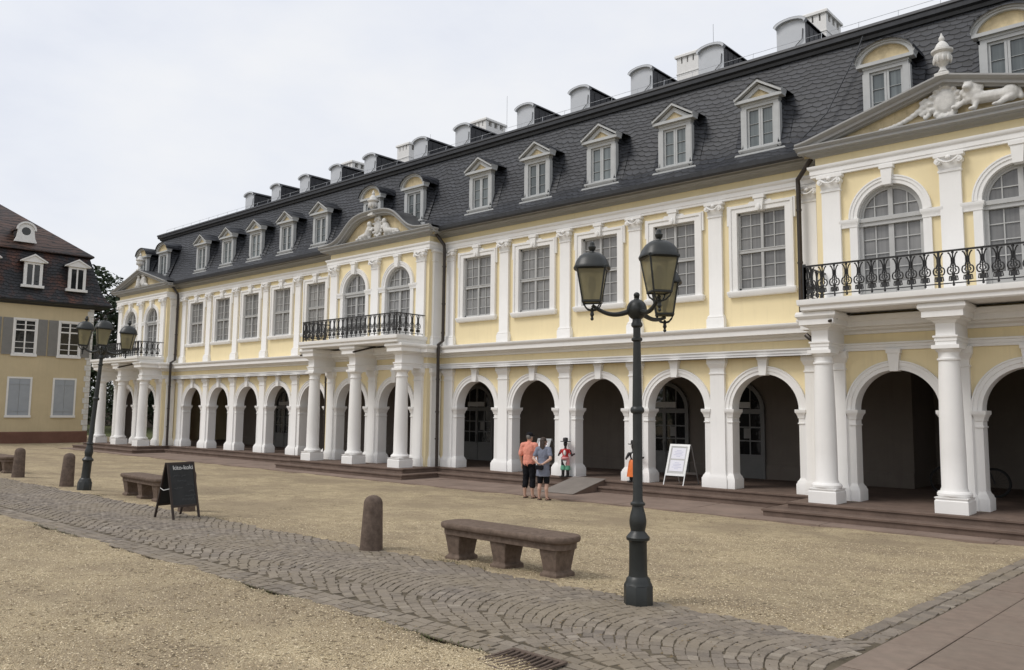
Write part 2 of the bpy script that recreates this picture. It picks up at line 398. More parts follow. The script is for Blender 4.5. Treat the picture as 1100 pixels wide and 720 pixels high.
SC.render.engine = 'CYCLES'; SC.cycles.max_bounces = 6; SC.cycles.diffuse_bounces = 3
SC.cycles.use_denoising = True

# ------------------------------------------------------------------ ground
def gz(y): return .11 if y > -3 else .11 + .0365*(-y-3)
def sheet(name, xs, ys, dz, mat, hf=None):
    mb = MB(); nx = len(xs)
    vs = [(x, y, gz(y)+dz+(hf(x, y) if hf else 0)) for y in ys for x in xs]
    fs = [(j*nx+i, j*nx+i+1, (j+1)*nx+i+1, (j+1)*nx+i) for j in range(len(ys)-1) for i in range(nx-1)]
    mb.add(vs, fs); o = mb.build(name, mat); tag(o, None, None, kind='structure'); return o
def fr(a, b, n): return [a+(b-a)*i/n for i in range(n+1)]
sheet('ground', [-900,-300,-100,0,100,400], [-300,-60,-45,-20,-3,20,60,200,900], -.10, M['grass'])
YU, YL = -12.22, -14.92; XR = -2.35
def sstep(a, b, v):
    t = max(0, min(1, (v-a)/(b-a))); return t*t*(3-2*t)
def ripple(x, y):
    r = .012*sin(x*1.7+y*.6)*sin(y*2.1-x*.3) + .008*sin(x*4.1+1)*sin(y*3.7)
    wob = .07*sin(x*2.3)+.05*sin(x*5.1+1)+.04*sin(x*11.3)+.03*sin(x*19)
    d = min(YU-y+wob-.04, y-YL+wob*.8+.015)             # how far inside the cobbled band
    e = min(x-(XR-.33)+.03*sin(y*6)+.02*sin(y*15), y-YL)
    d = max(d, e)
    near = sstep(-1.2, -.1, d)
    return r*(1-near) + near*.020 - .05*sstep(-.03, .07, d)
ysg = fr(-45, YL-.5, 60)+fr(YL-.45, YL+.3, 14)+fr(YL+.6, YU-.5, 5)+fr(YU-.3, YU+.3, 11)+fr(YU+.5, -3, 30)+[-2.75]
xsg = fr(-52.5, -30, 90)+fr(-29.85, -4, 230)+fr(-3.95, -1.5, 30)+[0, 12]
sheet('gravel_plaza', xsg, ysg, .012, M['gravel'], ripple)
sheet('gravel_yard', fr(-75, -52.5, 24), fr(-45, -3, 60)+fr(-2.75, 6, 8), .011, M['gravel'])
sheet('gravel_corner', fr(-52.5, -47.0, 6), fr(-2.75, 6, 8), .011, M['gravel'])

# cobbled band with segmental arcs
mb = MB()
mb.mi = 1
xs = fr(-75, XR, 60); ys = [YL, -14, -13, YU]
for i in range(60):
    for j in range(3):
        mb.quad((xs[i],ys[j],gz(ys[j])+.011),(xs[i+1],ys[j],gz(ys[j])+.011),(xs[i+1],ys[j+1],gz(ys[j+1])+.011),(xs[i],ys[j+1],gz(ys[j+1])+.011))
ys = fr(YU, -2.95, 6)
for j in range(6): mb.quad((XR-.5,ys[j],gz(ys[j])+.011),(XR,ys[j],gz(ys[j])+.011),(XR,ys[j+1],gz(ys[j+1])+.011),(XR-.5,ys[j+1],gz(ys[j+1])+.011))
mb.mi = 0
def stone(cx, cy, lx, ly, ang):
    z = gz(cy)+.011; h = rnd(.007, .012); c, s = cos(ang), sin(ang); vs = []
    tx, ty = rnd(-.012,.012), rnd(-.012,.012)
    for k, (sc, zz) in enumerate(((1, -.012), (.98, h*.7), (.91, h))):
        for a, b_ in ((-1,-1),(1,-1),(1,1),(-1,1)):
            jx, jy = a*lx/2*sc*rnd(.93,1.04), b_*ly/2*sc*rnd(.93,1.04)
            vs.append((cx+c*jx-s*jy, cy+s*jx+c*jy, z+zz+(tx*jx+ty*jy)*(k>0)*3))
    mb.add(vs, [(0,1,5,4),(1,2,6,5),(2,3,7,6),(3,0,4,7),(4,5,9,8),(5,6,10,9),(6,7,11,10),(7,4,8,11),(8,9,10,11)])
pitch = .110
hF = .86
for seg in range(2):
    yc = YU-.02-hF-seg*2*hF; nst = 17; sag = .36
    x0 = -66 + seg*.06; row = 0
    while x0 < XR+.9:
        row += 1; jx0 = rnd(-.15,.15)
        for i in range(nst+1):
            t = -1+(2*(i+jx0)+(row % 2))/nst; y = yc+t*hF
            if abs(t) > 1.0 or y < YL+.43 or y > YU+.02: continue
            x = x0 + sag*t*t - .3
            if -66 < x < XR-.06:
                tn = 2*sag*t/hF; st = sqrt(1+tn*tn)
                stone(x+rnd(-.006,.006), y+rnd(-.005,.005), pitch*.95*rnd(.92,1.03)/st, 2*hF/nst*.93*rnd(.88,1.04)*st, -math.atan(tn)+rnd(-.09,.09))
        x0 += pitch*rnd(.97,1.03)
for r_ in range(3):
    x = -66
    while x < XR-.1:
        l = rnd(.13,.2); stone(x+l/2, YL+.07+r_*.125, l*.93, .105, rnd(-.03,.03)); x += l
for r_ in range(2):
    y = YU+.02
    while y < -3.05:
        l = rnd(.12,.19); stone(XR-.26+r_*.155+rnd(-.01,.01), y+l/2, .14, l*.92, rnd(-.05,.05)); y += l
tag(mb.build('cobbled_path', [M['cobble'], M['bed']], smooth=False), None, None, kind='structure')

# red sandstone slab path on the right
mb = MB(); x = XR+.03
cols = [(-2.32,-1.93),(-1.93,-.95),(-.95,.1),(.1,1.2),(1.2,2.3),(2.3,3.4)]
for ci, (xa, xb) in enumerate(cols):
    y = -22 + rnd(0, .5)
    while y < -3.1:
        l = rnd(.95,1.5); y1 = min(y+l, -3.02); g = .006; e = .014
        A = [(xa+g,y+g),(xb-g,y+g),(xb-g,y1-g),(xa+g,y1-g)]; Bq = [(xa+g+e,y+g+e),(xb-g-e,y+g+e),(xb-g-e,y1-g-e),(xa+g+e,y1-g-e)]
        dz = rnd(-.003,.003)
        vs = [(px,py,gz(py)+.02) for px,py in A]+[(px,py,gz(py)+.055+dz) for px,py in A]+[(px,py,gz(py)+.060+dz) for px,py in Bq]
        mb.add(vs, [(0,1,5,4),(1,2,6,5),(2,3,7,6),(3,0,4,7),(4,5,9,8),(5,6,10,9),(6,7,11,10),(7,4,8,11),(8,9,10,11)]); y = y1
mb.mi = 1; mb.quad((-2.34,-22,gz(-22)+.045),(3.4,-22,gz(-22)+.045),(3.4,-3,gz(-3)+.045),(-2.34,-3,gz(-3)+.045))
tag(mb.build('slab_path', [M['slab'], M['bed']], smooth=False), None, None, kind='structure')

# ------------------------------------------------------------------ terrace, step and paved strip
CR, CC, CL, HW = -4.36, -23.60, -43.15, 2.88
a0, b = -8.894, 2.515
RB = [a0-k*b for k in range(5)]; LB = [-28.215-k*b for k in range(5)]
R2 = [CR+4.629+k*b for k in range(3)]
XL, XE = CL-HW, R2[-1]+b/2+.4
def plan(yw, yp, ex=0.0, y_end=4, endx=0.0):
    pts = [(XL-endx, y_end)]
    for c in (CL, CC, CR):
        l, r = c-HW-ex, c+HW+ex
        if c == CL: pts += [(XL-endx, yp)]
        else: pts += [(l, yw), (l, yp)]
        pts += [(r, yp), (r, yw)]
    pts += [(XE+endx, yw), (XE+endx, y_end)]; return pts
def solid_plan(mb, pts, z0, z1, nose=.03):
    prof = [(-.0, z0), (-.0, z1-.055), (nose, z1-.045), (nose, z1-.008), (nose-.012, z1)]
    mb.mould(pts, prof)
    # top faces in slices by x
    xs = sorted(set(round(p[0], 4) for p in pts))
    for xa, xb in zip(xs, xs[1:]):
        xm = (xa+xb)/2; yf = min(y for (x1,y1),(x2,y2) in zip(pts, pts[1:]) if min(x1,x2) <= xm <= max(x1,x2) for y in (y1,) if abs(y1-y2) < 1e-6)
        o = nose-.012
        mb.quad((xa,yf-o,z1),(xb,yf-o,z1),(xb,pts[0][1],z1),(xa,pts[0][1],z1))
mb = MB(); solid_plan(mb, plan(-.48, -2.02, .32, 7, .45), .10, .46)
tag(mb.build('terrace', M['redstone'], angle=30), None, None, kind='structure')
mb = MB(); solid_plan(mb, plan(-.84, -2.40, .72, 7, .85), .10, .31)
tag(mb.build('terrace_step', M['redstone'], angle=30), None, None, kind='structure')
mb = MB(); x = -47.3
while x < 9:
    l = rnd(1.1, 1.9)
    for ya, yb in ((-2.98,-2.0),(-2.0,-.7)):
        mb.box(x+.006, min(x+l,9)-.006, ya+.006, yb-.006, .06, .152+rnd(-.003,.003))
    x += l
tag(mb.build('pavement', M['strip'], smooth=False), None, None, kind='structure')

# ------------------------------------------------------------------ the palace
PAL = thing('palace', 'long yellow and white baroque palace with arcade, balconies and dark slate mansard roof', 'palace', (-24, -.15, .46), world=True)
YW, YP = -.15, -.75
AR, AZS = .87, 2.47             # arch radius and springing
wall = MB()
def wing_bay(xc, x0, x1):
    wall.archwall(x0, x1, .46, 4.2, YW, xc, AR+.1, AZS); wall.holewall(x0, x1, 4.2, 8.4, YW, xc-.68, xc+.68, 5.48, 7.6)
for B_, l, r in ((RB, CC+HW, CR-HW), (LB, CL+HW, CC-HW), (R2, CR+HW, XE)):
    xs = sorted(B_)
    for i, xc in enumerate(xs):
        wing_bay(xc, l if i == 0 else xc-b/2, r if i == len(xs)-1 else xc+b/2)
PW = 2.515/2
for c in (CR, CC, CL):
    for s_ in (-1, 1):
        xc = c+s_*PW; x0, x1 = (c-HW, c) if s_ < 0 else (c, c+HW)
        wall.archwall(x0, x1, .46, 4.2, YP, xc, AR+.1, AZS)
        wall.archwall(x0, x1, 4.2, 8.4, YP, xc, .74, 6.82)
        wall.quad((xc-.74,YP,4.2),(xc+.74,YP,4.2),(xc+.74,YP,4.9),(xc-.74,YP,4.9))
    for x in (c-HW, c+HW):
        if x not in (XL, XE): wall.quad((x,YP,.46),(x,YW,.46),(x,YW,8.4),(x,YP,8.4))
# end and rear walls
wall.quad((XL,YP,3.7),(XL,12.4,3.7),(XL,12.4,8.4),(XL,YP,8.4)); wall.quad((XL,3.45,.1),(XL,12.4,.1),(XL,12.4,3.7),(XL,3.45,3.7))
wall.quad((XE,YW,.1),(XE,12.4,.1),(XE,12.4,8.4),(XE,YW,8.4)); wall.quad((XL,12.4,0),(XE,12.4,0),(XE,12.4,8.4),(XL,12.4,8.4))
wall.build('wall', M['yellow'], PAL, smooth=False)
# arcade interior
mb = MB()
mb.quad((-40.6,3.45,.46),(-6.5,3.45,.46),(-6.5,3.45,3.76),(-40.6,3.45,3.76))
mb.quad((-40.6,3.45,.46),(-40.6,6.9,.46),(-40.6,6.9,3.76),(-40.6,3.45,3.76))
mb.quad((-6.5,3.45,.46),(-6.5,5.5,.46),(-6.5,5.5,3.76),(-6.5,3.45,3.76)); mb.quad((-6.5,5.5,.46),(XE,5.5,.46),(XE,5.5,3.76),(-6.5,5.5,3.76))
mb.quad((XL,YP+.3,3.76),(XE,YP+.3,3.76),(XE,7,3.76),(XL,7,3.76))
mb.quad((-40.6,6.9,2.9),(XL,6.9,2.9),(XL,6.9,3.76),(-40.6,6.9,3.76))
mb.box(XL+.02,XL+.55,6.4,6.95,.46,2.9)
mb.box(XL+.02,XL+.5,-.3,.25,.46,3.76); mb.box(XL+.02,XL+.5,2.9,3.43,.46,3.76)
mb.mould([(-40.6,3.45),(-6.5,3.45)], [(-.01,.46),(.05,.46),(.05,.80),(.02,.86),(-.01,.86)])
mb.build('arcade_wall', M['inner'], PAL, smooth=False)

# doors in the back wall of the arcade
def door_part(xc):
    m2 = MB(); y = 3.45; r = .87
    m2.arch(0, r, AZS, [(-.12,y-.02),(-.12,y-.10),(0,y-.10),(0,y-.0)]); 
    for s_ in (-1,1): m2.box(min(s_*(r-.12),s_*r),max(s_*(r-.12),s_*r),y-.10,y-.01,.46,AZS)
    m2.box(-r,r,y-.12,y-.01,AZS-.12,AZS+.02)
    for x in (-.025,): m2.box(x-.03,x+.08,y-.10,y-.01,.46,AZS-.12); 
    m2.box(-.04,.04,y-.09,y-.01,AZS,AZS+r-.1)
    for s_ in (-1,1):
        m2.box(min(s_*.06,s_*.75),max(s_*.06,s_*.75),y-.08,y-.02,.46,1.15)
        for z in (1.55,1.95): m2.box(min(s_*.06,s_*.75),max(s_*.06,s_*.75),y-.07,y-.03,z-.02,z+.02)
        m2.box(s_*.4-.018,s_*.4+.018,y-.068,y-.03,1.15,AZS-.12)
        m2.box(s_*.42-.018,s_*.42+.018,y-.07,y-.03,AZS,AZS+.72)
    o = m2.build('door', M['door'], PAL, (xc,0,0), smooth=False)
    q = MB(); q.box(-.45,.45,y-.13,y-.10,2.52,2.70); q.build('transom_plate', M['sash'], o, smooth=False)
    q = MB(); q.box(.22,.44,y-.10,y-.085,1.62,1.92); q.build('notice', M['shutter'], o, smooth=False)
    q = MB(); q.tube([(.06,y-.16,1.12),(.06,y-.16,1.45)],.014,8); q.build('handle', M['iron'], o)
    g = MB(); pts = [(r-.1)*cos(pi*i/16) for i in range(17)]
    g.quad(*([(-.77,y-.045,.5),(.77,y-.045,.5)]+[((r-.1)*cos(pi*i/16),y-.045,AZS+(r-.1)*sin(pi*i/16)) for i in range(17)]))
    g.build('glass', M['panedark'], o); return o
d0 = door_part(RB[2])
for x in (RB[1], CC+PW, LB[3]): dup_part(d0, (x,0,0))

# arch surrounds: jambs with base and impost, archivolt, keystone
def surround(yf, name='arch_surround'):
    m2 = MB(); yb = yf+.34
    for s_ in (-1,1):
        x0, x1 = sorted((s_*AR, s_*1.06))
        m2.box(x0, x1, yf-.04, yb, .46, 2.40)
        xo = sorted((s_*AR, s_*.985))
        m2.ring(xo[0], xo[1], yf-.04, yb-.02, [(.075,.46),(.075,.70),(.055,.73),(.05,.76),(.02,.80),(.004,.84)])
        m2.ring(xo[0], xo[1], yf-.04, yb-.02, [(.004,2.12),(.022,2.125),(.022,2.15),(.004,2.155),(.004,2.25),(.02,2.26),(.03,2.32),(.055,2.37),(.075,2.40),(.075,2.47)])
    m2.arch(0, AR, AZS, [(0,yb),(0,yf-.045),(.085,yf-.045),(.09,yf-.065),(.165,yf-.065),(.175,yf-.085),(.205,yf-.085),(.205,yf+.03)], seg=28)
    me = m2.mesh(name, M['white'])
    k = MB(); k.prism([(-.085,AZS+AR-.03),(.085,AZS+AR-.03),(.135,3.79),(-.135,3.79)], yf-.13, yf+.1)
    k.prism([(-.145,3.70),(.145,3.70),(.15,3.785),(-.15,3.785)], yf-.15, yf+.09)
    return me, k.mesh('keystone', M['white'], smooth=False)
ms, mk = surround(YW)
for xc in RB+LB+R2:
    o = put('arch_surround', ms, PAL, (xc,0,0)); put('keystone', mk, o)
ms, mk = surround(YP)
for c in (CR, CC, CL):
    for s_ in (-1,1):
        o = put('arch_surround', ms, PAL, (c+s_*PW,0,0)); put('keystone', mk, o)

# pilasters
GP = [(.055,.46),(.055,.70),(.03,.76),(0,.84),(0,3.36),(.02,3.365),(.02,3.40),(0,3.405),(0,3.52),(.02,3.54),(.05,3.62),(.065,3.64),(.065,3.785)]
UPP = [(.06,4.56),(.06,4.80),(.04,4.83),(.045,4.86),(.0,4.93),(0,7.50),(.02,7.51),(.02,7.55),(0,7.56)]
def pil_g(yf, w):
    m2 = MB(); m2.ring(-w/2, w/2, yf-.09, yf+.05, GP); return m2.mesh('ground_pilaster', M['white'])
def pil_u(yf, w, z0=0):
    m2 = MB(); m2.ring(-w/2, w/2, yf-.085, yf+.05, [(o,z+(z0 if z < 5 else 0)) for o,z in UPP])
    h = w/2
    m2.ring(-h, h, yf-.085, yf+.05, [(0,7.56),(.015,7.62),(.03,7.80),(.085,7.83),(.085,7.90)])
    for s_ in (-1,1):
        m2.tube([(s_*(h-.0),yf-.20,7.735),(s_*(h-.0),yf-.02,7.735)], .065, 12)
        m2.tube([(s_*(h-.0),yf-.215,7.735),(s_*(h-.0),yf-.19,7.735)], .03, 8)
        m2.tube([(s_*h,yf-.19,7.79),(s_*h*.4,yf-.20,7.71),(0,yf-.205,7.69)], [.03,.022,.018], 6)
    m2.sphere((0,yf-.19,7.80), (.05,.035,.045), 8, 6)
    return m2.mesh('upper_pilaster', M['white'])
pg, pu = pil_g(YW,.40), pil_u(YW,.38)
for B_ in (RB, LB):
    for k in range(6):
        x = B_[0]+b/2-k*b
        put('ground_pilaster', pg, PAL, (x,0,0)); put('upper_pilaster', pu, PAL, (x,0,0))
for k in range(4):
    put('ground_pilaster', pg, PAL, (R2[0]-b/2+k*b,0,0)); put('upper_pilaster', pu, PAL, (R2[0]-b/2+k*b,0,0))
pg, pu = pil_g(YP,.40), pil_u(YP,.42)
for c in (CR, CC, CL):
    for k in (-1,0,1):
        put('ground_pilaster', pg, PAL, (c+k*b,0,0)); put('upper_pilaster', pu, PAL, (c+k*b,0,0))
# pilasters on the returns of the pavilions
m2 = MB(); m2.ring(-.07,.09,-.60,-.19,GP); m2.ring(-.07,.09,-.60,-.19,UPP+[(.02,7.60),(.03,7.80),(.08,7.83),(.08,7.90)])
me = m2.mesh('return_pilaster', M['white'])
for x in (CC+HW, CL+HW, CR+HW): put('return_pilaster', me, PAL, (x,0,0))

# string courses and cornice
PL = plan(YW, YP, 0, 12.4, 0)
mb = MB(); mb.mould(PL, [(-.02,3.78),(.05,3.78),(.05,3.835),(.07,3.84),(.07,3.90),(.10,3.915),(.10,3.95),(-.02,3.96)])
mb.build('architrave', M['white'], PAL)
mb = MB(); mb.mould(PL, [(-.02,4.15),(.05,4.16),(.08,4.21),(.17,4.25),(.19,4.29),(.33,4.30),(.33,4.42),(.36,4.44),(.40,4.50),(.40,4.54),(.05,4.585),(-.02,4.585)])
mb.build('string_course', M['white'], PAL)
mb = MB(); mb.mould(PL, [(-.02,7.90),(.09,7.90),(.09,7.96),(.105,7.965),(.105,8.07),(.13,8.09),(.15,8.13),(.15,8.165),(-.02,8.17)])
mb.build('frieze_band', M['white'], PAL)
mb = MB(); mb.mould(PL, [(-.02,8.38),(.04,8.385),(.07,8.42),(.17,8.45),(.19,8.48),(.30,8.49),(.30,8.545),(.33,8.56),(.37,8.60),(.37,8.625),(-.02,8.63)])
mb.build('cornice', M['greypaint'], PAL)

# rectangular windows of the wings
def wing_window():
    m2 = MB(); y = YW; hw = .645; zb, zt = 5.52, 7.53
    for s_ in (-1,1):
        x0, x1 = sorted((s_*hw, s_*(hw+.19))); m2.box(x0, x1, y-.06, y+.14, 5.40, zt)
        x0, x1 = sorted((s_*(hw+.15), s_*(hw+.215))); m2.box(x0, x1, y-.085, y+.02, 5.40, zt+.12)
        x0, x1 = sorted((s_*(hw+.20), s_*(hw+.27))); m2.box(x0, x1, y-.065, y+.02, 7.22, zt+.21)
    m2.box(-hw-.19, hw+.19, y-.06, y+.14, zt, zt+.15)
    m2.box(-hw-.215, hw+.215, y-.085, y+.02, zt+.12, zt+.19)
    # lambrequin of the ears around the keystone
    m2.prism([(-.34,zt+.18),(.34,zt+.18),(.28,zt+.245),(-.28,zt+.245)], y-.07, y)
    me = m2.mesh('window', M['white'], smooth=False)
    k = MB(); k.prism([(-.085,zt-.02),(.085,zt-.02),(.125,zt+.30),(-.125,zt+.30)], y-.14, y+.05); k.prism([(-.15,zt+.29),(.15,zt+.29),(.15,zt+.375),(-.15,zt+.375)], y-.16, y+.05)
    k.sphere((0,y-.15,zt+.06),(.05,.03,.09),8,6)
    sl = MB(); sl.ring(-hw-.24, hw+.24, y-.11, y+.12, [(-.02,5.33),(0,5.35),(.02,5.40),(.03,5.44),(.03,5.475),(0,5.49)])
    sh = MB(); yy = y+.07
    for s_ in (-1,1):
        x0,x1 = sorted((s_*hw,s_*(hw-.055))); sh.box(x0,x1,yy-.02,yy+.06,5.49,zt)
    for z0,z1 in ((5.485,5.56),(zt-.06,zt)): sh.box(-hw,hw,yy-.02,yy+.06,z0,z1)
    sh.box(-hw,hw,yy-.045,yy+.05,6.46,6.545); sh.box(-hw,hw,yy-.055,yy+.05,6.53,6.555)
    sh.box(-.035,.035,yy-.035,yy+.05,5.5,6.46); sh.box(-.035,.035,yy-.035,yy+.05,6.545,zt)
    for s_ in (-1,1):
        xm = s_*.312
        sh.box(xm-.011,xm+.011,yy-.005,yy+.03,5.5,zt)
        for z in (5.80,6.13,6.86,7.18): sh.box(min(s_*.03,s_*.6),max(s_*.03,s_*.6),yy-.003,yy+.03,z-.010,z+.010)
    p = MB(); p.quad((-hw,yy+.02,5.48),(hw,yy+.02,5.48),(hw,yy+.02,zt),(-hw,yy+.02,zt))
    return me, [('keystone',k.mesh('keystone',M['white'],smooth=False)),('sill',sl.mesh('sill',M['white'],smooth=False)),('sash',sh.mesh('sash',M['sash'],smooth=False)),('pane',p.mesh('pane',M['pane'],smooth=False))]
me, subs = wing_window()
for xc in RB+LB+R2:
    o = put('window', me, PAL, (xc,0,0))
    for n_, s_ in subs: put(n_, s_, o)

# arched french windows of the pavilions
def pav_window():
    y = YP; r = .69; zs = 6.80
    m2 = MB()
    for s_ in (-1,1):
        x0,x1 = sorted((s_*r, s_*(r+.17))); m2.box(x0,x1,y-.05,y+.2,4.86,zs-.16)
        x0,x1 = sorted((s_*r, s_*1.042)); m2.ring(x0,x1,y-.05,y+.05,[(0,6.60),(.012,6.605),(.012,6.66),(.03,6.70),(.045,6.74),(.045,6.79),(0,6.80)])
    m2.arch(0, r, zs, [(0,y+.2),(0,y-.05),(.08,y-.05),(.085,y-.07),(.145,y-.07),(.15,y-.085),(.18,y-.085),(.18,y+.03)], seg=28)
    me = m2.mesh('arched_window', M['white'])
    k = MB(); k.prism([(-.09,zs+r-.04),(.09,zs+r-.04),(.125,7.83),(-.125,7.83)], y-.15, y+.05); k.prism([(-.15,7.82),(.15,7.82),(.15,7.90),(-.15,7.90)], y-.17, y+.05)
    sh = MB(); yy = y+.10
    sh.arch(0, r, zs, [(0,yy+.09),(0,yy-.03),(-.055,yy-.03),(-.055,yy-.01),(-.10,yy-.01),(-.10,yy+.09)], seg=24)
    for s_ in (-1,1):
        x0,x1 = sorted((s_*r, s_*(r-.09))); sh.box(x0,x1,yy-.03,yy+.06,4.88,zs)
        sh.box(s_*.335-.012,s_*.335+.012,yy,yy+.05,5.3,6.62); sh.box(s_*.345-.012,s_*.345+.012,yy,yy+.05,6.80,6.80+.50)
        for z in (5.63,5.96,6.29): sh.box(min(s_*.05,s_*.61),max(s_*.05,s_*.61),yy+.002,yy+.05,z-.011,z+.011)
        sh.box(min(s_*.05,s_*.55),max(s_*.05,s_*.55),yy+.002,yy+.05,7.03,7.052)
        sh.box(min(s_*.05,s_*.61),max(s_*.05,s_*.61),yy-.01,yy+.05,4.88,5.30)
    sh.box(-r,r,yy-.07,yy+.06,6.60,6.79); sh.box(-r,r,yy-.10,yy+.06,6.69,6.77)
    sh.box(-.055,.055,yy-.02,yy+.06,4.88,6.60); sh.box(-.05,.05,yy-.02,yy+.06,6.79,7.43)
    p = MB(); p.quad(*([(-r,yy+.03,4.88),(r,yy+.03,4.88)]+[(r*cos(pi*i/20),yy+.03,zs+r*sin(pi*i/20)) for i in range(21)]))
    return me, [('keystone',k.mesh('keystone',M['white'],smooth=False)),('sash',sh.mesh('sash',M['sash'])),('pane',p.mesh('pane',M['pane'],smooth=False))]
me, subs = pav_window()
for c in (CR, CC, CL):
    for s_ in (-1,1):
        o = put('arched_window', me, PAL, (c+s_*PW,0,0))
        for n_, q in subs: put(n_, q, o)

# free-standing columns carrying the balconies
YC = -1.55
m2 = MB()
m2.ring(-.30,.30,YC-.30,YC+.30,[(0,.46),(0,.70),(-.015,.715),(-.015,.74),(.0,.75),(.0,.77)])
m2.lathe([(.29,.77),(.315,.80),(.315,.84),(.29,.875),(.255,.885),(.25,.91),(.232,.95),(.23,1.6),(.222,2.3),(.208,3.0),(.19,3.44),(.19,3.455),(.215,3.465),(.215,3.50),(.19,3.51),(.19,3.62),(.21,3.63),(.245,3.68),(.25,3.69)],0,YC,32)
m2.ring(-.255,.255,YC-.255,YC+.255,[(0,3.69),(0,3.765)])
col_me = m2.mesh('column', M['white'])
m3 = MB()
m3.ring(-.18,.18,YC-.18,YP+.0,[(.012,3.766),(.012,3.84),(.026,3.845),(.026,3.905),(.05,3.92),(.05,3.955),(0,3.96),(0,4.20),(.02,4.21),(.05,4.25),(.12,4.28),(.135,4.31),(.20,4.315),(.20,4.43),(.22,4.45),(.26,4.50),(.26,4.55),(.24,4.60)])
ent_me = m3.mesh('entablature_block', M['white'], smooth=False)
for c in (CR, CC, CL):
    for k in (-1,0,1):
        o = put('column', col_me, PAL, (c+k*b,0,0)); put('entablature_block', ent_me, o)

# balconies with cast iron railings
def baluster():
    m2 = MB(); r = .0145
    m2.tube([(0,0,.03),(0,0,.68)], .015, 6)
    for s_ in (-1,1):
        m2.tube([(s_*.075,0,.66),(s_*.05,0,.62),(s_*.028,0,.55),(s_*.026,0,.45),(s_*.045,0,.38)], r, 5)
        m2.tube([(s_*(.058+.045*cos(t)),0,.30+.075*sin(t)) for t in fr(-2.0,2.4,10)], r, 5)
        m2.tube([(s_*.03,0,.34),(s_*.055,0,.30),(s_*.03,0,.27)], r, 5)
        m2.tube([(s_*.01,0,.19),(s_*.07,0,.185),(s_*.08,0,.11),(s_*.03,0,.10)], .013, 5)
        m2.sphere((s_*.078,0,.655), .017, 6, 4)
    m2.box(-.055,.055,-.014,.014,.095,.175); m2.sphere((0,0,.235),(.035,.022,.05),8,6); m2.sphere((0,0,.40),(.022,.02,.03),8,6)
    m2.sphere((0,0,.02),(.025,.02,.03),6,4); m2.sphere((0,0,.66),(.03,.02,.025),6,4)
    return m2.mesh('baluster', M['iron'])
bal = baluster()
YB = -2.0
for c in (CR, CC, CL):
    m2 = MB(); hx = 2.80
    m2.mould([(c-hx,YP+.02),(c-hx,YB-.06),(c+hx,YB-.06),(c+hx,YP+.02)], [(-.5,4.602),(-.02,4.602),(.0,4.63),(.0,4.70),(.05,4.74),(.06,4.80),(.06,4.855),(-.5,4.87)])
    m2.box(c-hx+.4,c+hx-.4,YB+.4,YP+.01,4.615,4.868)
    o = m2.build('balcony', M['white'], PAL)
    m2 = MB(); hr = 2.70; RZ0, RZ1 = 4.93, 5.60
    pth = [(c-hr,YP+.06),(c-hr,YB),(c+hr,YB),(c+hr,YP+.06)]
    m2.mould(pth, [(-.025,RZ1-.02),(.025,RZ1-.02),(.028,RZ1+.008),(0,RZ1+.02),(-.028,RZ1+.008),(-.025,RZ1-.02)])
    m2.mould(pth, [(-.012,RZ0+.01),(.012,RZ0+.01),(.012,RZ0+.03),(-.012,RZ0+.03),(-.012,RZ0+.01)])
    for px in (c-hr, c, c+hr): m2.box(px-.02,px+.02,YB-.02,YB+.02,4.86,RZ1)
    if c == CR: m2.box(c-hr-.05,c-hr+.02,YB-.02,YB+.02,4.86,RZ1+.05)
    R_ = m2.build('railing', M['iron'], PAL, smooth=False)
    n = 21
    for i in range(n):
        x = c-hr+(i+.5)*2*hr/n; put('baluster', bal, R_, (x,YB,RZ0-.03))
    for s_ in (-1,1):
        for i in range(4): put('baluster', bal, R_, (c+s_*hr, YB+.14+i*.27, RZ0-.03), pi/2)
    for xx in ((c-b+.36,) if c == CR else (c-b-.30, c+.42)):
        w_ = MB(); w_.tube([(xx+.06,YP-.35,4.60),(xx-.04,YB-.0,4.36)], .032, 10); w_.build('waterspout', M['brownpipe'], PAL)

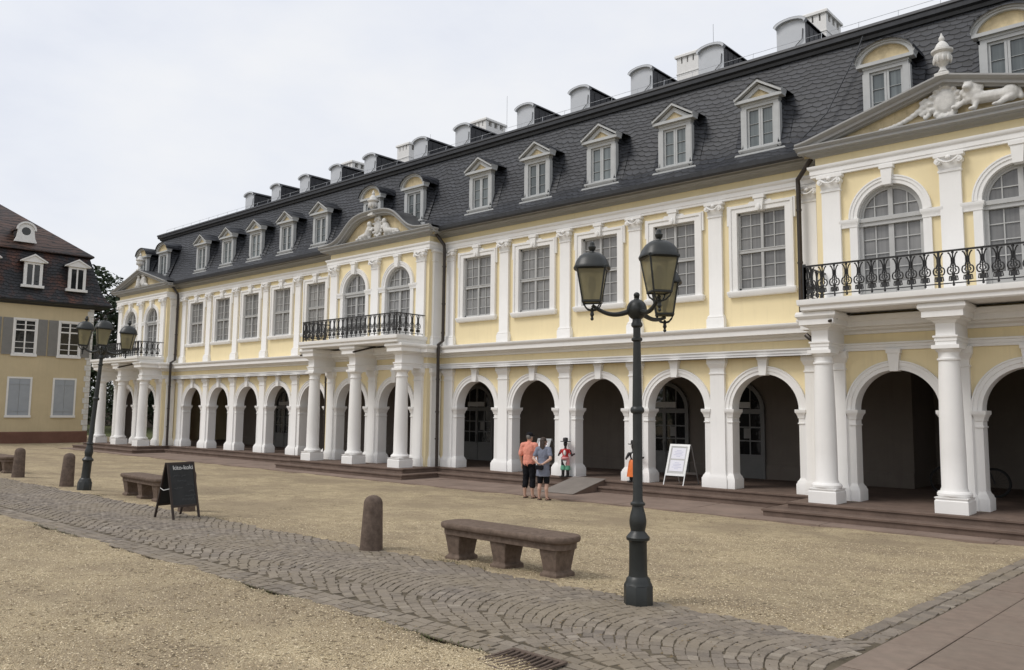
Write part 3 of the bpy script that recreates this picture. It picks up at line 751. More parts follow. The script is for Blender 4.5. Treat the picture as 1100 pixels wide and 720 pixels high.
# pediments
def pediment(c, kind):
    m2 = MB(); hx = HW+.35; zb = 8.52; za = 9.47; yF = YP-.38
    if kind == 'bell':
        def top(t): # t 0..1 from end to centre
            return zb+.10+(za-zb+.02)*(1/(1+math.exp(-11*(t-.50)))-1/(1+math.exp(5.5)))*1.02
        line = [(-hx+hx*i/24, top(i/24)) for i in range(25)]
    else:
        line = [(-hx,zb+.10),(-hx+.25,zb+.14),(-hx+.6,zb+.24),(0,za+.03)]
    line = line+[(-x,z) for x,z in line[-2::-1]]
    n = len(line)
    # raking moulding: stepped section swept along the line
    prof = [(-.13,YP-.05),(-.13,yF+.20),(-.09,yF+.19),(-.08,yF+.10),(-.02,yF+.09),(0,yF+.04),(.05,yF),(.085,yF),(.09,yF+.06),(.07,yF+.10)]
    vs = []; fs = []; k = len(prof)
    for i,(x,z) in enumerate(line):
        p0 = Vector(line[max(i-1,0)]); p1 = Vector(line[min(i+1,n-1)]); t = (p1-p0).normalized(); nn = Vector((-t.y,t.x))
        if i in (0,n-1): nn = Vector((0,1))
        for o,y in prof: vs.append((c+x+nn.x*o, y, z+nn.y*o))
    for i in range(n-1):
        for j in range(k-1): fs.append((i*k+j,(i+1)*k+j,(i+1)*k+j+1,i*k+j+1))
    fs.append(tuple(range(k))); fs.append(tuple(range((n-1)*k,n*k)))
    m2.add(vs, fs)
    o = m2.build('pediment', M['greypaint'], PAL)
    t_ = MB(); t_.quad(*([(c-hx+.1,YP-.02,zb-.1),(c+hx-.1,YP-.02,zb-.1)]+[(c+x*.97,YP-.02,max(zb,z-.05)) for x,z in line[::-1]]))
    t_.build('tympanum', M['tymp'], o, smooth=False)
    r_ = MB()
    for (x0,z0),(x1,z1) in zip(line, line[1:]):
        r_.quad((c+x0,yF+.06,z0+.088),(c+x1,yF+.06,z1+.088),(c+x1,1.0,z1+.088),(c+x0,1.0,z0+.088))
    r_.build('gable_roof', M['zinc'], o, smooth=False)
    return o
pd = {}
for c, kind in ((CR,'tri'),(CC,'bell'),(CL,'tri')): pd[c] = pediment(c, kind)

def relief(c, kind):
    m2 = MB(); y = YP-.06; z0 = 8.68
    if kind == 'shield':
        m2.sphere((c-.02,y,z0+.36),(.29,.10,.34),16,12); m2.sphere((c-.02,y-.08,z0+.38),(.20,.06,.25),16,12)
        for i in range(14):
            t = 2*pi*i/14; m2.sphere((c-.02+.29*cos(t),y-.05,z0+.37+.34*sin(t)),(.065,.075,.06),8,6)
        m2.capsule((c-.14,y-.04,z0+.02),(c+.12,y-.04,z0+.02),.07,.07); m2.sphere((c-.1,y-.06,z0+.73),(.15,.08,.06),8,6)
        for i in range(11):            # garland to the left
            t = i/10; m2.sphere((c-.36-.98*t,y-.03,z0+.40*(1-t)**2.2+.03),(.10-.03*t,.06,.065-.02*t),8,6)
        for i in range(10): m2.sphere((c-.42+.08*sin(i*2.1),y-.02,z0+.10+.045*i),(.06,.05,.05),8,6)
        # lion: body, haunch, mane, head, legs, tail
        m2.capsule((c+.58,y-.10,z0+.27),(c+1.12,y-.08,z0+.24),.135,.13); m2.sphere((c+1.20,y-.10,z0+.24),(.17,.13,.19),10,8)
        m2.sphere((c+.52,y-.10,z0+.42),(.20,.15,.25),12,8)
        for i in range(26):
            t = i*2.4; m2.sphere((c+.52+.19*cos(t)*(.5+.5*(i%3)/2),y-.12-.05*(i%2),z0+.42+.24*sin(t)*(.5+.5*(i%3)/2)),(.05,.06,.07),6,5)
        m2.sphere((c+.46,y-.22,z0+.53),(.105,.10,.115),10,8); m2.sphere((c+.42,y-.30,z0+.50),(.06,.06,.05),8,6)
        for s_ in (-1,1): m2.sphere((c+.47+.07*s_,y-.20,z0+.65),(.03,.03,.04),6,5)
        m2.capsule((c+.62,y-.14,z0+.28),(c+.56,y-.20,z0+.03),.065,.05); m2.sphere((c+.52,y-.24,z0+.03),(.08,.06,.04),8,6)
        m2.capsule((c+.40,y-.12,z0+.28),(c+.22,y-.17,z0+.14),.06,.05); m2.sphere((c+.17,y-.18,z0+.15),(.06,.06,.05),8,6)
        m2.capsule((c+1.22,y-.16,z0+.14),(c+1.02,y-.20,z0+.04),.075,.055); m2.sphere((c+.95,y-.21,z0+.03),(.08,.06,.04),8,6)
        m2.capsule((c+1.34,y-.08,z0+.30),(c+1.38,y-.08,z0+.12),.05,.06)
    elif kind == 'crest':
        m2.sphere((c+.12,y,z0+.38),(.22,.10,.32),14,10); m2.sphere((c+.12,y-.08,z0+.38),(.15,.06,.24),14,10)
        for i in range(12):
            t = 2*pi*i/12; m2.sphere((c+.12+.23*cos(t),y-.05,z0+.38+.33*sin(t)),(.06,.07,.055),8,6)
        m2.sphere((c+.12,y-.05,z0+.74),(.17,.09,.07),10,8)
        for i in range(5): m2.sphere((c+.02+.05*i,y-.06,z0+.80),(.025,.03,.04),6,5)
        for s_ in (-1,1):
            m2.capsule((c+.12+s_*.40,y-.05,z0+.40),(c+.12+s_*.50,y-.05,z0+.18),.13,.15)
            m2.sphere((c+.12+s_*.38,y-.10,z0+.56),(.10,.09,.12),10,8)
            m2.capsule((c+.12+s_*.55,y-.05,z0+.16),(c+.12+s_*.95,y-.04,z0+.14),.13,.07)
            for i in range(7): m2.sphere((c+.12+s_*(.40+.11*i),y-.07,z0+.06+.03*(i%2)),(.07,.06,.06),6,5)
            m2.capsule((c+.12+s_*.42,y-.1,z0+.36),(c+.12+s_*.26,y-.12,z0+.30),.05,.04)
    else:
        m2.sphere((c,y,z0+.32),(.18,.09,.28),12,8)
        for s_ in (-1,1):
            m2.capsule((c+s_*.30,y-.05,z0+.42),(c+s_*.33,y-.05,z0+.12),.12,.14); m2.sphere((c+s_*.27,y-.09,z0+.60),(.09,.08,.10),8,6)
            m2.capsule((c+s_*.40,y-.05,z0+.10),(c+s_*.62,y-.05,z0+.06),.10,.06)
        m2.sphere((c,y-.04,z0+.64),(.12,.07,.07),8,6)
    kx = 1.0 if kind == 'shield' else 1.14
    m2.v = [(c+(vx-c)*kx, vy, z0+(vz-z0)*.97) for vx, vy, vz in m2.v]
    o = m2.build('relief', M['whitestone'], pd[c]); fuse(o, .022, 1)
relief(CR,'shield'); relief(CC,'crest'); relief(CL,'figures')
# urns on the apex of each pediment
m2 = MB()
m2.ring(-.12,.12,-.12,.12,[(.02,0),(.02,.06),(-.03,.09)]); m2.lathe([(.085,.09),(.10,.12),(.06,.18),(.055,.22),(.09,.26),(.155,.34),(.175,.44),(.165,.50),(.19,.52),(.215,.55),(.215,.59),(.15,.62),(.14,.66),(.11,.72),(.07,.77),(.04,.79),(.06,.83),(.055,.87),(.025,.92),(.012,.97)],0,0,20)
for i in range(10):
    t = 2*pi*i/10; m2.sphere((.165*cos(t),.165*sin(t),.38),(.03,.03,.08),6,5)
um = m2.mesh('urn', M['whitestone'])
for c, z in ((CR,9.53),(CC,9.48),(CL,9.53)): put('urn', um, PAL, (c,YP-.25,z))

# mansard roof
FT = [(XL,YW),(XE,YW),(XE,12.4),(XL,12.4)]
mb = MB()
mb.mould(FT, [(.44,8.645),(.30,8.75),(.06,8.98),(-.12,9.22),(-.26,9.55),(-1.10,11.80)], closed=True)
mb.mould(FT, [(-1.02,12.02),(-6.0,14.0)], closed=True)
mb.quad((XL+6,5.85,14.0),(XE-6,5.85,14.0),(XE-6,6.4,14.0),(XL+6,6.4,14.0))
roof = mb.build('roof', M['slate'], PAL, angle=60)
mb = MB(); mb.mould(FT, [(-1.14,11.66),(-1.0,11.68),(-.98,11.76),(-.90,11.80),(-.89,11.90),(-.86,11.93),(-.87,12.0),(-1.05,12.06)], closed=True)
mb.build('roof_coping', M['zinc'], PAL)
mb = MB()
for l, r in ((CL+HW+.0,CC-HW-.0),(CC+HW+.0,CR-HW-.0),(CR+HW,XE)):
    mb.mould([(l+.25,YW),(r-.25,YW)], [(.375,8.60),(.40,8.54),(.47,8.52),(.53,8.57),(.545,8.68),(.525,8.68),(.50,8.60),(.46,8.56),(.41,8.58),(.39,8.64)])
mb.build('gutter', M['zinc'], PAL)
mb = MB(); yy = 1.08; x = XL+1.3
mb.tube([(XL+1.3,yy,12.30),(XE-1,yy,12.30)], .006, 5)
while x < XE-1: mb.tube([(x,yy-.05,12.03),(x,yy,12.32)], .007, 5); x += .95
mb.build('snow_guard', M['hatch'], PAL)
# lightning conductors
for x, z in ((-12.95,16.3),(-22.6,16.2),(-27.4,15.6)): 
    mb = MB(); mb.tube([(x,5.2,13.4),(x,5.2,z-.5)], .006, 5); mb.build('lightning_rod', M['zinc'], PAL)
mb = MB(); mb.tube([(CR-HW-.45,-.35,9.1),(CR-HW+.05,-.05,9.7),(CR-HW+.62,.55,11.3),(CR-HW+.7,.75,11.75)], .016, 5)
mb.build('lightning_conductor', M['zinc'], PAL)
# downpipes
def pipe(x0, xs, y0=-.60, zend=.48):
    m2 = MB(); p = [(x0,y0,8.62),(x0,y0+.02,8.46),(x0+(xs-x0)*.25,y0+.06,8.36),(xs,-.44,8.05),(xs,-.42,7.9),(xs,-.42,4.72),(xs,-.625,4.58),(xs,-.625,4.2),(xs,-.60,zend)]
    if zend > 4: p = p[:6]+[(xs,-.42,4.62)]
    m2.tube(p, .058, 10)
    for z in (7.3,6.0,5.0,3.4,2.3,1.4):
        if z > zend: m2.tube([(xs,-.42 if z > 4.6 else -.62,z-.025),(xs,-.42 if z > 4.6 else -.615,z+.025)], .070, 10)
    m2.build('downpipe', M['brownpipe'], PAL)
pipe(CR-HW-.16, -7.80, zend=4.6); pipe(CC+HW+.12, CC+HW+.40); pipe(CL+HW+.10, CL+HW+.42); pipe(CC-HW-.12, CC-HW-.22)
m2 = MB(); m2.tube([(-7.62,-.62,4.22),(-7.5,-.66,4.12),(-7.30,-.72,4.02),(-7.22,-.72,3.9)], .055, 10); m2.build('pipe_elbow', M['brownpipe'], PAL)

# dormers
def slate_body(m2, hw, zs_top, y, crown=None):
    pass
def dormer(kind, y0):
    """front plane at y0; heights are absolute"""
    zb, zt = 9.20, 10.40; hw = .50
    m2 = MB()
    for s_ in (-1,1):
        x0,x1 = sorted((s_*.37, s_*hw)); m2.box(x0,x1,y0-.05,y0+.12,zb,zt-.11)
        x0,x1 = sorted((s_*.44, s_*(hw+.03))); m2.box(x0,x1,y0-.045,y0+.10,zb+.016,zt-.115)
    m2.box(-hw,hw,y0-.05,y0+.12,zt-.11,zt-.03); m2.box(-hw-.02,hw+.02,y0-.07,y0+.12,zt-.03,zt+.03)
    m2.ring(-hw-.06,hw+.06,y0-.10,y0+.1,[(-.02,zb-.10),(0,zb-.08),(.02,zb-.04),(.02,zb),(-.01,zb+.015)])
    m2.prism([(-hw-.22,zb-.20),(hw+.22,zb-.20),(hw+.16,zb-.12),(-hw-.16,zb-.12)], y0-.12, y0+.25)
    if kind == 'gable':
        hx = .64; za = 10.90; ln = [(-hx,zt+.05),(0,za),(hx,zt+.05)]
        m2.prism([(-hx,zt+.03),(hx,zt+.03),(hx,zt+.11),(-hx,zt+.11)], y0-.16, y0+.1)
        for s_ in (-1,1): m2.prism([(0,za),(s_*hx,zt+.10),(s_*(hx+.02),zt+.20),(0,za+.10)], y0-.20, y0+.12)
        tp = [(-.5,zt+.10),(.5,zt+.10),(0,za-.02)]
        m2.prism([(-.56,zt+.105),(-.36,zt+.105),(0,za-.16),(.36,zt+.105),(.56,zt+.105),(0,za-.03)], y0-.09, y0+.1)
        sk = [(-hx-.02,zt+.20),(0,za+.10),(hx+.02,zt+.20)]
    else:
        hx = .64; n = 14; R_ = 1.0; rise = .42
        ln = [(hx*cos(pi*i/n), zt+.10+rise*sin(pi*i/n)) for i in range(n+1)]
        m2.prism([(-hx,zt+.03),(hx,zt+.03),(hx,zt+.11),(-hx,zt+.11)], y0-.14, y0+.1)
        for (xa,za_),(xb,zb_) in zip(ln, ln[1:]):
            m2.prism([(xa,za_),(xb,zb_),(xb*1.05,zb_+.065),(xa*1.05,za_+.065)], y0-.16, y0+.12)
            m2.prism([(xa*.87,za_-.045),(xb*.87,zb_-.045),(xb*1.0,zb_+.01),(xa*1.0,za_+.01)], y0-.12, y0+.12)
        tp = [(x*.9,z-.04) for x,z in ln]
        sk = [(x*1.055,z+.067) for x,z in ln][::-1]
    face = m2.mesh('dormer', M['dormerpaint'], smooth=False)
    t_ = MB(); t_.quad(*[(x,y0-.03,z) for x,z in tp])
    tm = t_.mesh('tympanum', M['tymp'], smooth=False)
    # slate cheeks and roof running back into the slope
    s2 = MB(); yb = 1.05
    for s_ in (-1,1):
        x = s_*(hw-.02)
        s2.quad((x,y0+.10,zb-.2),(x,y0+.10,zt+.1),(x,yb,zt+.1),(x,yb,zb-.2))
        # swept skirt where the slating curves on to the cheek
        nn = 6; pts0 = []
        for j in range(nn+1):
            t = j/nn; off = .26*(1-t)**2.0
            pts0.append((x+s_*off, t))
        for j in range(nn):
            xa, ta = pts0[j]; xb_, tb = pts0[j+1]
            def sl(z): # slope plane y at z
                return YW + (.26+(z-9.55)/(2.25)*.84) if z > 9.55 else YW+.26-(9.55-z)*.40
            ya0, ya1 = sl(zb-.1)-.10*ta, sl(zt-.1)-.16*ta
            yb0, yb1 = sl(zb-.1)-.10*tb, sl(zt-.1)-.16*tb
            s2.quad((xa,ya0-.015,zb-.1),(xb_,yb0-.015,zb-.1),(xb_,yb1-.015,zt-.1),(xa,ya1-.015,zt-.1))
    for (xa,za_),(xb_,zb_) in zip(sk, sk[1:]):
        s2.quad((xa,y0-.21,za_+.004),(xb_,y0-.21,zb_+.004),(xb_,yb+.1,zb_+.03),(xa,yb+.1,za_+.03))
        s2.quad((xa,y0-.21,za_+.004),(xb_,y0-.21,zb_+.004),(xb_*.97,y0-.212,zb_-.03),(xa*.97,y0-.212,za_-.03))
    sm = s2.mesh('dormer_roof', M['slate'], angle=25)
    f_ = MB()
    for s_ in (-1,1):
        x0,x1 = sorted((s_*.37,s_*.315)); f_.box(x0,x1,y0,y0+.07,zb+.01,zt-.11)
        x0,x1 = sorted((s_*.004,s_*.055)); f_.box(x0,x1,y0-.005,y0+.07,zb+.01,zt-.11)
        for z0,z1 in ((zb+.01,zb+.07),(zt-.17,zt-.11)): f_.box(min(0,s_*.37),max(0,s_*.37),y0+.002,y0+.07,z0,z1)
        for z in (9.55,9.87): f_.box(min(0,s_*.33),max(0,s_*.33),y0+.01,y0+.06,z-.004,z+.004)
    fm = f_.mesh('sash', M['dormerpaint'], smooth=False)
    p = MB(); p.quad((-.36,y0+.035,zb),(.36,y0+.035,zb),(.36,y0+.035,zt-.1),(-.36,y0+.035,zt-.1))
    pm = p.mesh('pane', M['paneblue'], smooth=False)
    return face, [('tympanum',tm),('dormer_roof',sm),('sash',fm),('pane',pm)]
fm, subs = dormer('gable', -.05)
for xc in RB+LB+R2:
    o = put('dormer', fm, PAL, (xc,0,0))
    for n_, q in subs: put(n_, q, o)
fm, subs = dormer('arch', -.05)
for c in (CR, CC, CL):
    for s_ in (-1,1):
        o = put('dormer', fm, PAL, (c+s_*1.23+{CR:-.19,CC:.0,CL:-.55}[c],0,.12 if c != CC else .05))
        for n_, q in subs: put(n_, q, o)

# roof hatches high on the upper slope
def hatch():
    y = 2.40; hw = .42; m2 = MB(); n = 10
    ln = [(hw*cos(pi*i/n), 13.42+.17*sin(pi*i/n)) for i in range(n+1)]
    m2.quad(*([(-hw,y,12.5),(hw,y,12.5)]+[(x,y,z) for x,z in ln]))
    for (xa,za),(xb,zb) in zip(ln, ln[1:]): m2.prism([(xa*1.0,za),(xb*1.0,zb),(xb*1.13,zb+.06),(xa*1.13,za+.06)], y-.10, y+.05)
    face = m2.mesh('roof_hatch', M['hatch'], smooth=False)
    s2 = MB()
    for s_ in (-1,1): s2.quad((s_*hw,y+.004,12.5),(s_*hw,y+.004,13.44),(s_*hw,5.2,13.44),(s_*hw,5.2,12.5))
    top = [(x*1.14,z+.062) for x,z in ln]
    for (xa,za),(xb,zb) in zip(top, top[1:]): s2.quad((xa,y-.105,za),(xb,y-.105,zb),(xb,6.0,zb),(xa,6.0,za))
    for k in range(7):
        yy = y+.3+k*.35
        for s_ in (-1,1): s2.box(s_*hw-.012,s_*hw+.012,yy-.012,yy+.012,12.5,13.40)
    sm = s2.mesh('hatch_roof', M['slateplain'], smooth=False)
    c2 = MB(); c2.tube([(hw-.06,y-.02,13.25),(hw-.08,y-.03,12.95),(hw-.3,y-.04,12.76),(-.2,y-.04,12.72)], .012, 5)
    return face, [('hatch_roof',sm),('hook',c2.mesh('hook',M['iron']))]
hm, subs = hatch()
for xc in [x-.16 for x in RB]+[CC+1.20,CC-1.28]+LB[:5]:
    o = put('roof_hatch', hm, PAL, (xc,0,0))
    for n_, q in subs: put(n_, q, o)

# chimneys
def chimney(w, d_):
    m2 = MB(); m2.box(-w,0,0,d_,12.6,14.62)
    for z in (13.75,14.25): m2.ring(-w,0,0,d_,[(0,z-.01),(.02,z),(.02,z+.03),(0,z+.04)])
    pw = .17
    for i in range(4):
        x = -w+i*(w-pw)/3
        for y in (0,d_-pw): m2.box(x,x+pw,y,y+pw,14.62,14.84)
    for i in range(1,3):
        y = i*(d_-pw)/3
        for x in (-w,-pw): m2.box(x,x+pw,y,y+pw,14.62,14.84)
    m2.ring(-w,0,0,d_,[(.0,14.84),(.06,14.85),(.06,14.93),(.02,14.97)])
    return m2.mesh('chimney', M['whitepaint'], smooth=False)
cm = chimney(.85, 1.25)
for x in (-8.99,-13.43,-23.64,-28.66,-33.02): put('chimney', cm, PAL, (x,5.0,0))

# ------------------------------------------------------------------ the house on the left
TH = radians(4.95); HZ = .10
HOUSE = thing('house', 'ochre house with grey shutters and rusty hipped roof standing left of the palace', 'house', (-54.545,-3.615,HZ), -TH-pi/2+pi)
# local axes: x along the facade towards the right of the picture, -y out of the facade
HOUSE.rotation_euler = (0,0,pi/2-TH)
S0, S1, DEP = -22.0, 4.62, 11.0
mb = MB(); mb.mould([(S0,DEP),(S0,0),(S1,0),(S1,DEP)], [(0,-.3),(0,9.0)]); mb.quad((S0,DEP,-.3),(S1,DEP,-.3),(S1,DEP,9),(S0,DEP,9))
mb.build('wall', M['ochre'], HOUSE, smooth=False)
mb = MB(); mb.mould([(S0,DEP),(S0,0),(S1,0),(S1,DEP)], [(-.01,-.3),(.05,-.3),(.05,.66),(.02,.72),(-.01,.72)]); mb.build('plinth', M['plinthred'], HOUSE, smooth=False)
mb = MB(); z = .75
i = 0
while z < 8.5:
    w_ = .34 if i % 2 else .24; mb.box(S1-w_,S1+.03,-.035,w_ if i%2 else .36,z+.012,z+.34-.012); z += .34; i += 1
mb.build('quoins', M['whitestone'], HOUSE, smooth=False)
FH = [(S0,0),(S1+.5,0),(S1+.5,DEP),(S0,DEP)]
mb = MB(); mb.mould(FH, [(-.02,8.35),(.06,8.37),(.12,8.45),(.34,8.5),(.40,8.56),(.40,8.66),(-.02,8.7)], closed=True); mb.build('cornice', M['zinc'], HOUSE)
mb = MB(); mb.mould(FH, [(.50,8.62),(.42,8.72),(.15,9.05),(-.05,9.45),(-.75,11.80)], closed=True); mb.build('lower_roof', M['darktile'], HOUSE, angle=60)
mb = MB(); mb.mould(FH, [(-.55,11.74),(-.50,11.78),(-.52,11.86),(-5.48,15.6)], closed=True); mb.build('upper_roof', M['rusttile'], HOUSE, angle=60)
def hwindow(x, z0, z1, hw, shut):
    m2 = MB()
    for s_ in (-1,1):
        xa,xb = sorted((s_*hw,s_*(hw+.10))); m2.box(xa,xb,-.05,.04,z0-.1,z1+.1)
    m2.box(-hw,hw,-.05,.04,z1,z1+.1); m2.box(-hw-.13,hw+.13,-.09,.04,z0-.14,z0)
    o = m2.build('window', M['whitepaint'], HOUSE, (x,0,0), smooth=False)
    if shut == 'closed':
        s2 = MB(); s2.box(-hw,-.006,-.035,-.005,z0,z1); s2.box(.006,hw,-.035,-.005,z0,z1)
        for z in (z0+.28,z1-.30): s2.box(-hw+.03,hw-.03,-.055,-.03,z-.045,z+.045)
        s2.build('shutter', M['shutterblue'], o, smooth=False)
    else:
        f_ = MB()
        f_.box(-.04,.04,-.03,.02,z0,z1); f_.box(-hw,hw,-.035,.02,z1-.66,z1-.58)
        for s_ in (-1,1):
            xa,xb = sorted((s_*hw,s_*(hw-.06))); f_.box(xa,xb,-.03,.02,z0,z1)
            for z in (z0+.36,z0+.72,z1-.30): f_.box(min(0,s_*hw),max(0,s_*hw),-.02,.015,z-.018,z+.018)
        for za,zb in ((z0,z0+.07),(z1-.06,z1)): f_.box(-hw,hw,-.03,.02,za,zb)
        f_.build('sash', M['whitepaint'], o, smooth=False)
        p = MB(); p.quad((-hw,-.008,z0),(hw,-.008,z0),(hw,-.008,z1),(-hw,-.008,z1)); p.build('pane', M['panedark'], o, smooth=False)
        for s_ in (-1,1):
            s2 = MB(); xa,xb = sorted((s_*(hw+.12),s_*(hw+.62))); s2.box(xa,xb,-.06,-.01,z0-.06,z1+.08)
            for z in fr(z0+.1,z1-.08,22): s2.box(xa+.06,xb-.06,-.07,-.055,z-.025,z+.012)
            s2.build('shutter', M['shutter'], o, smooth=False)
for i in range(-8, 2):
    x = .78+i*2.44
    hwindow(x+.10, 5.46-HZ, 7.52-HZ, .56, 'open'); hwindow(x, 1.80-HZ, 3.98-HZ, .56, 'closed')
def hdormer(x):
    m2 = MB(); y0 = -.12; zb, zt = 9.55, 10.92
    for s_ in (-1,1):
        xa,xb = sorted((s_*.34,s_*.50)); m2.box(xa,xb,y0-.05,y0+.1,zb,zt-.12)
    m2.box(-.5,.5,y0-.05,y0+.1,zt-.12,zt+.02); m2.box(-.62,.62,y0-.12,y0+.1,zb-.16,zb); m2.box(-.045,.045,y0-.03,y0+.06,zb,zt)
    m2.prism([(-.66,zt+.02),(.66,zt+.02),(.66,zt+.12),(.0,zt+.50),(-.66,zt+.12)], y0-.16, y0+.1)
    for s_ in (-1,1): m2.prism([(0,zt+.52),(s_*.72,zt+.10),(s_*.72,zt+.02),(0,zt+.42)], y0-.22, y0+.1)
    o = m2.build('dormer', M['whitepaint'], HOUSE, (x,0,0), smooth=False)
    p = MB(); p.quad((-.36,y0,zb),(.36,y0,zb),(.36,y0,zt),(-.36,y0,zt)); p.build('pane', M['panedark'], o, smooth=False)
    s2 = MB()
    for s_ in (-1,1):
        s2.quad((s_*.48,y0+.1,zb-.2),(s_*.48,y0+.1,zt+.1),(s_*.48,.9,zt+.1),(s_*.48,.9,zb-.2))
        s2.quad((0,y0-.2,zt+.53),(s_*.73,y0-.2,zt+.11),(s_*.73,1.1,zt+.11),(0,1.1,zt+.53))
    s2.build('dormer_roof', M['darktile'], o, smooth=False)
for i in range(-8, 2): hdormer(1.06+i*2.44)
def hoculus(x):
    m2 = MB(); y0 = .95; n = 12
    out = [(.62,12.30),(.50,12.60),(.46,12.95)]+[(.46*cos(pi*i/n),13.05+.42*sin(pi*i/n)) for i in range(n+1)]+[(-.46,12.95),(-.50,12.60),(-.62,12.30)]
    m2.prism(out, y0-.05, y0+.12)
    for i in range(n): 
        a_, c_ = pi*i/n, pi*(i+1)/n
        m2.prism([(.46*cos(a_),13.05+.42*sin(a_)),(.46*cos(c_),13.05+.42*sin(c_)),(.56*cos(c_),13.05+.53*sin(c_)),(.56*cos(a_),13.05+.53*sin(a_))], y0-.14, y0+.1)
    o = m2.build('round_dormer', M['whitepaint'], HOUSE, (x,0,0), smooth=False)
    g = MB(); g.quad(*[(.25*cos(2*pi*i/20),y0-.054,12.98+.25*sin(2*pi*i/20)) for i in range(20)]); g.build('pane', M['panedark'], o, smooth=False)
    s2 = MB()
    for i in range(n):
        a_, c_ = pi*i/n, pi*(i+1)/n
        s2.quad((.56*cos(a_),y0-.1,13.06+.53*sin(a_)),(.56*cos(c_),y0-.1,13.06+.53*sin(c_)),(.56*cos(c_),y0+2.2,13.06+.53*sin(c_)),(.56*cos(a_),y0+2.2,13.06+.53*sin(a_)))
    for s_ in (-1,1): s2.quad((s_*.5,y0+.1,12.2),(s_*.5,y0+.1,13.1),(s_*.5,y0+2,13.1),(s_*.5,y0+2,12.2))
    s2.build('dormer_roof', M['darktile'], o, smooth=False)
for x in (.75,-4.2,-9.1,-14): hoculus(x)

# ------------------------------------------------------------------ street lamps
def make_lamp(arms):
    t = thing('street_lamp', '', 'street lamp', group='three-armed street lamps on the gravel')
    m2 = MB(); m2.lathe([(.145,-.03),(.145,.17),(.138,.18)],0,0,8,ph=pi/8)
    m2.lathe([(.138,.18),(.122,.21),(.118,.235),(.095,.26),(.09,.31),(.088,.58),(.094,.60),(.116,.615),(.118,.64),(.098,.665),(.075,.69),(.066,.72)],0,0,24)
    m2.build('base', M['lampmetal'], t)
    m2 = MB(); m2.lathe([(.066,.70),(.072,.74),(.084,.80),(.086,.84),(.076,.90),(.06,.96),(.057,.99),(.074,1.00),(.074,1.02),(.055,1.035),(.049,1.06),(.047,1.9),(.047,1.955),(.066,1.965),(.072,1.99),(.066,2.015),(.05,2.03),(.042,2.5),(.038,2.72),(.056,2.735),(.056,2.755),(.038,2.77),(.038,2.87),(.058,2.89),(.058,2.915),(.045,2.94),(.045,3.0)],0,0,20)
    m2.xf(Matrix.Diagonal((1,1,.955,1))); m2.sphere((0,0,2.93),(.105,.105,.11),18,12); m2.lathe([(.04,3.02),(.025,3.045),(.03,3.06)],0,0,10); m2.sphere((0,0,3.08),.032,10,8)
    m2.build('pole', M['lampmetal'], t)
    for k in range(3):
        an = radians(-138.1+180+60 + 0) if 0 else 0
    for ang, R_, la, dz in arms:
        c_, s_ = cos(ang), sin(ang)
        m2 = MB(); pts = []
        for i in range(15):
            u = i/14; pts.append((c_*(.08+(R_-.08)*u), s_*(.08+(R_-.08)*u), 2.91 - .045*sin(pi*u*1.0)+(.06+dz)*u*u))
        m2.tube(pts, [.028-.010*i/14 for i in range(15)], 8)
        arm = m2.build('arm', M['lampmetal'], t)
        Mt = Matrix.Translation((c_*R_, s_*R_, 2.90+dz)) @ Matrix.Diagonal((.80,.80,.92,1)) @ Matrix.Rotation(radians(la), 4, 'Z')
        m2 = MB(); q = .5
        def sq(h): return h*sqrt(2)
        m2.sphere((0,0,-.075),.022,8,6); m2.lathe([(.012,-.06),(.028,-.03),(.02,0),(.03,.02),(.012,.05)],0,0,10)
        for i in range(4):
            a_ = pi/4+i*pi/2; x, y = cos(a_), sin(a_)
            m2.tube([(x*.02,y*.02,.02),(x*.08,y*.08,.03),(x*.135,y*.135,.07),(x*.16,y*.16,.115)], .010, 6)
            m2.tube([(x*.158,y*.158,.11),(x*.252,y*.252,.49)], .012, 6)
        for h,z,w_ in ((.115,.115,.014),(.182,.49,.02)):
            for i in range(4):
                a_, d_ = pi/4+i*pi/2, pi/4+(i+1)*pi/2; rr = sq(h)
                m2.tube([(rr*cos(a_),rr*sin(a_),z),(rr*cos(d_),rr*sin(d_),z)], w_, 6)
        m2.xf(Mt); lan = m2.build('lantern', M['lampmetal'], t)
        m2 = MB(); m2.ring(0,0,0,0,[(.112,.115),(.179,.49)]); m2.xf(Mt); m2.build('glass', M['lantern'], lan, smooth=False)
        m2 = MB(); m2.lathe([(.025,.12),(.025,.20),(.05,.24),(.058,.30),(.045,.37),(.02,.40)],0,0,12); m2.xf(Mt); m2.build('bulb', M['brownpipe'], lan)
        m2 = MB()
        prof = [(.238,.485),(.240,.50),(.226,.525),(.205,.575),(.165,.625),(.105,.662),(.035,.675)]
        m2.lathe([(r_*1.12,z) for r_,z in prof],0,0,4,ph=pi/4) if 0 else None
        n_ = 16; vs = []; fs = []
        for r_, z in prof:
            for j in range(n_):
                a_ = 2*pi*j/n_ + pi/n_; e_ = 1/max(abs(cos(a_)),abs(sin(a_))); e_ = 1+(e_-1)*.45
                vs.append((r_*e_*cos(a_), r_*e_*sin(a_), z + (.0)))
        for i in range(len(prof)-1):
            for j in range(n_): fs.append((i*n_+j,i*n_+(j+1)%n_,(i+1)*n_+(j+1)%n_,(i+1)*n_+j))
        fs.append(tuple(range(n_))); fs.append(tuple(range((len(prof)-1)*n_,len(prof)*n_)))
        m2.add(vs, fs); m2.lathe([(.035,.67),(.026,.69),(.045,.71),(.05,.74),(.034,.755),(.03,.785),(.012,.80)],0,0,12)
        m2.xf(Mt); m2.build('cap', M['lampmetal'], lan)
    return t
lamp = make_lamp(((radians(221.9),.46,-58,0), (radians(334),.43,-38,.05), (radians(96),.66,-57,-.06)))
def g_(x, y, dz=.018): return (x, y, gz(y)+dz)
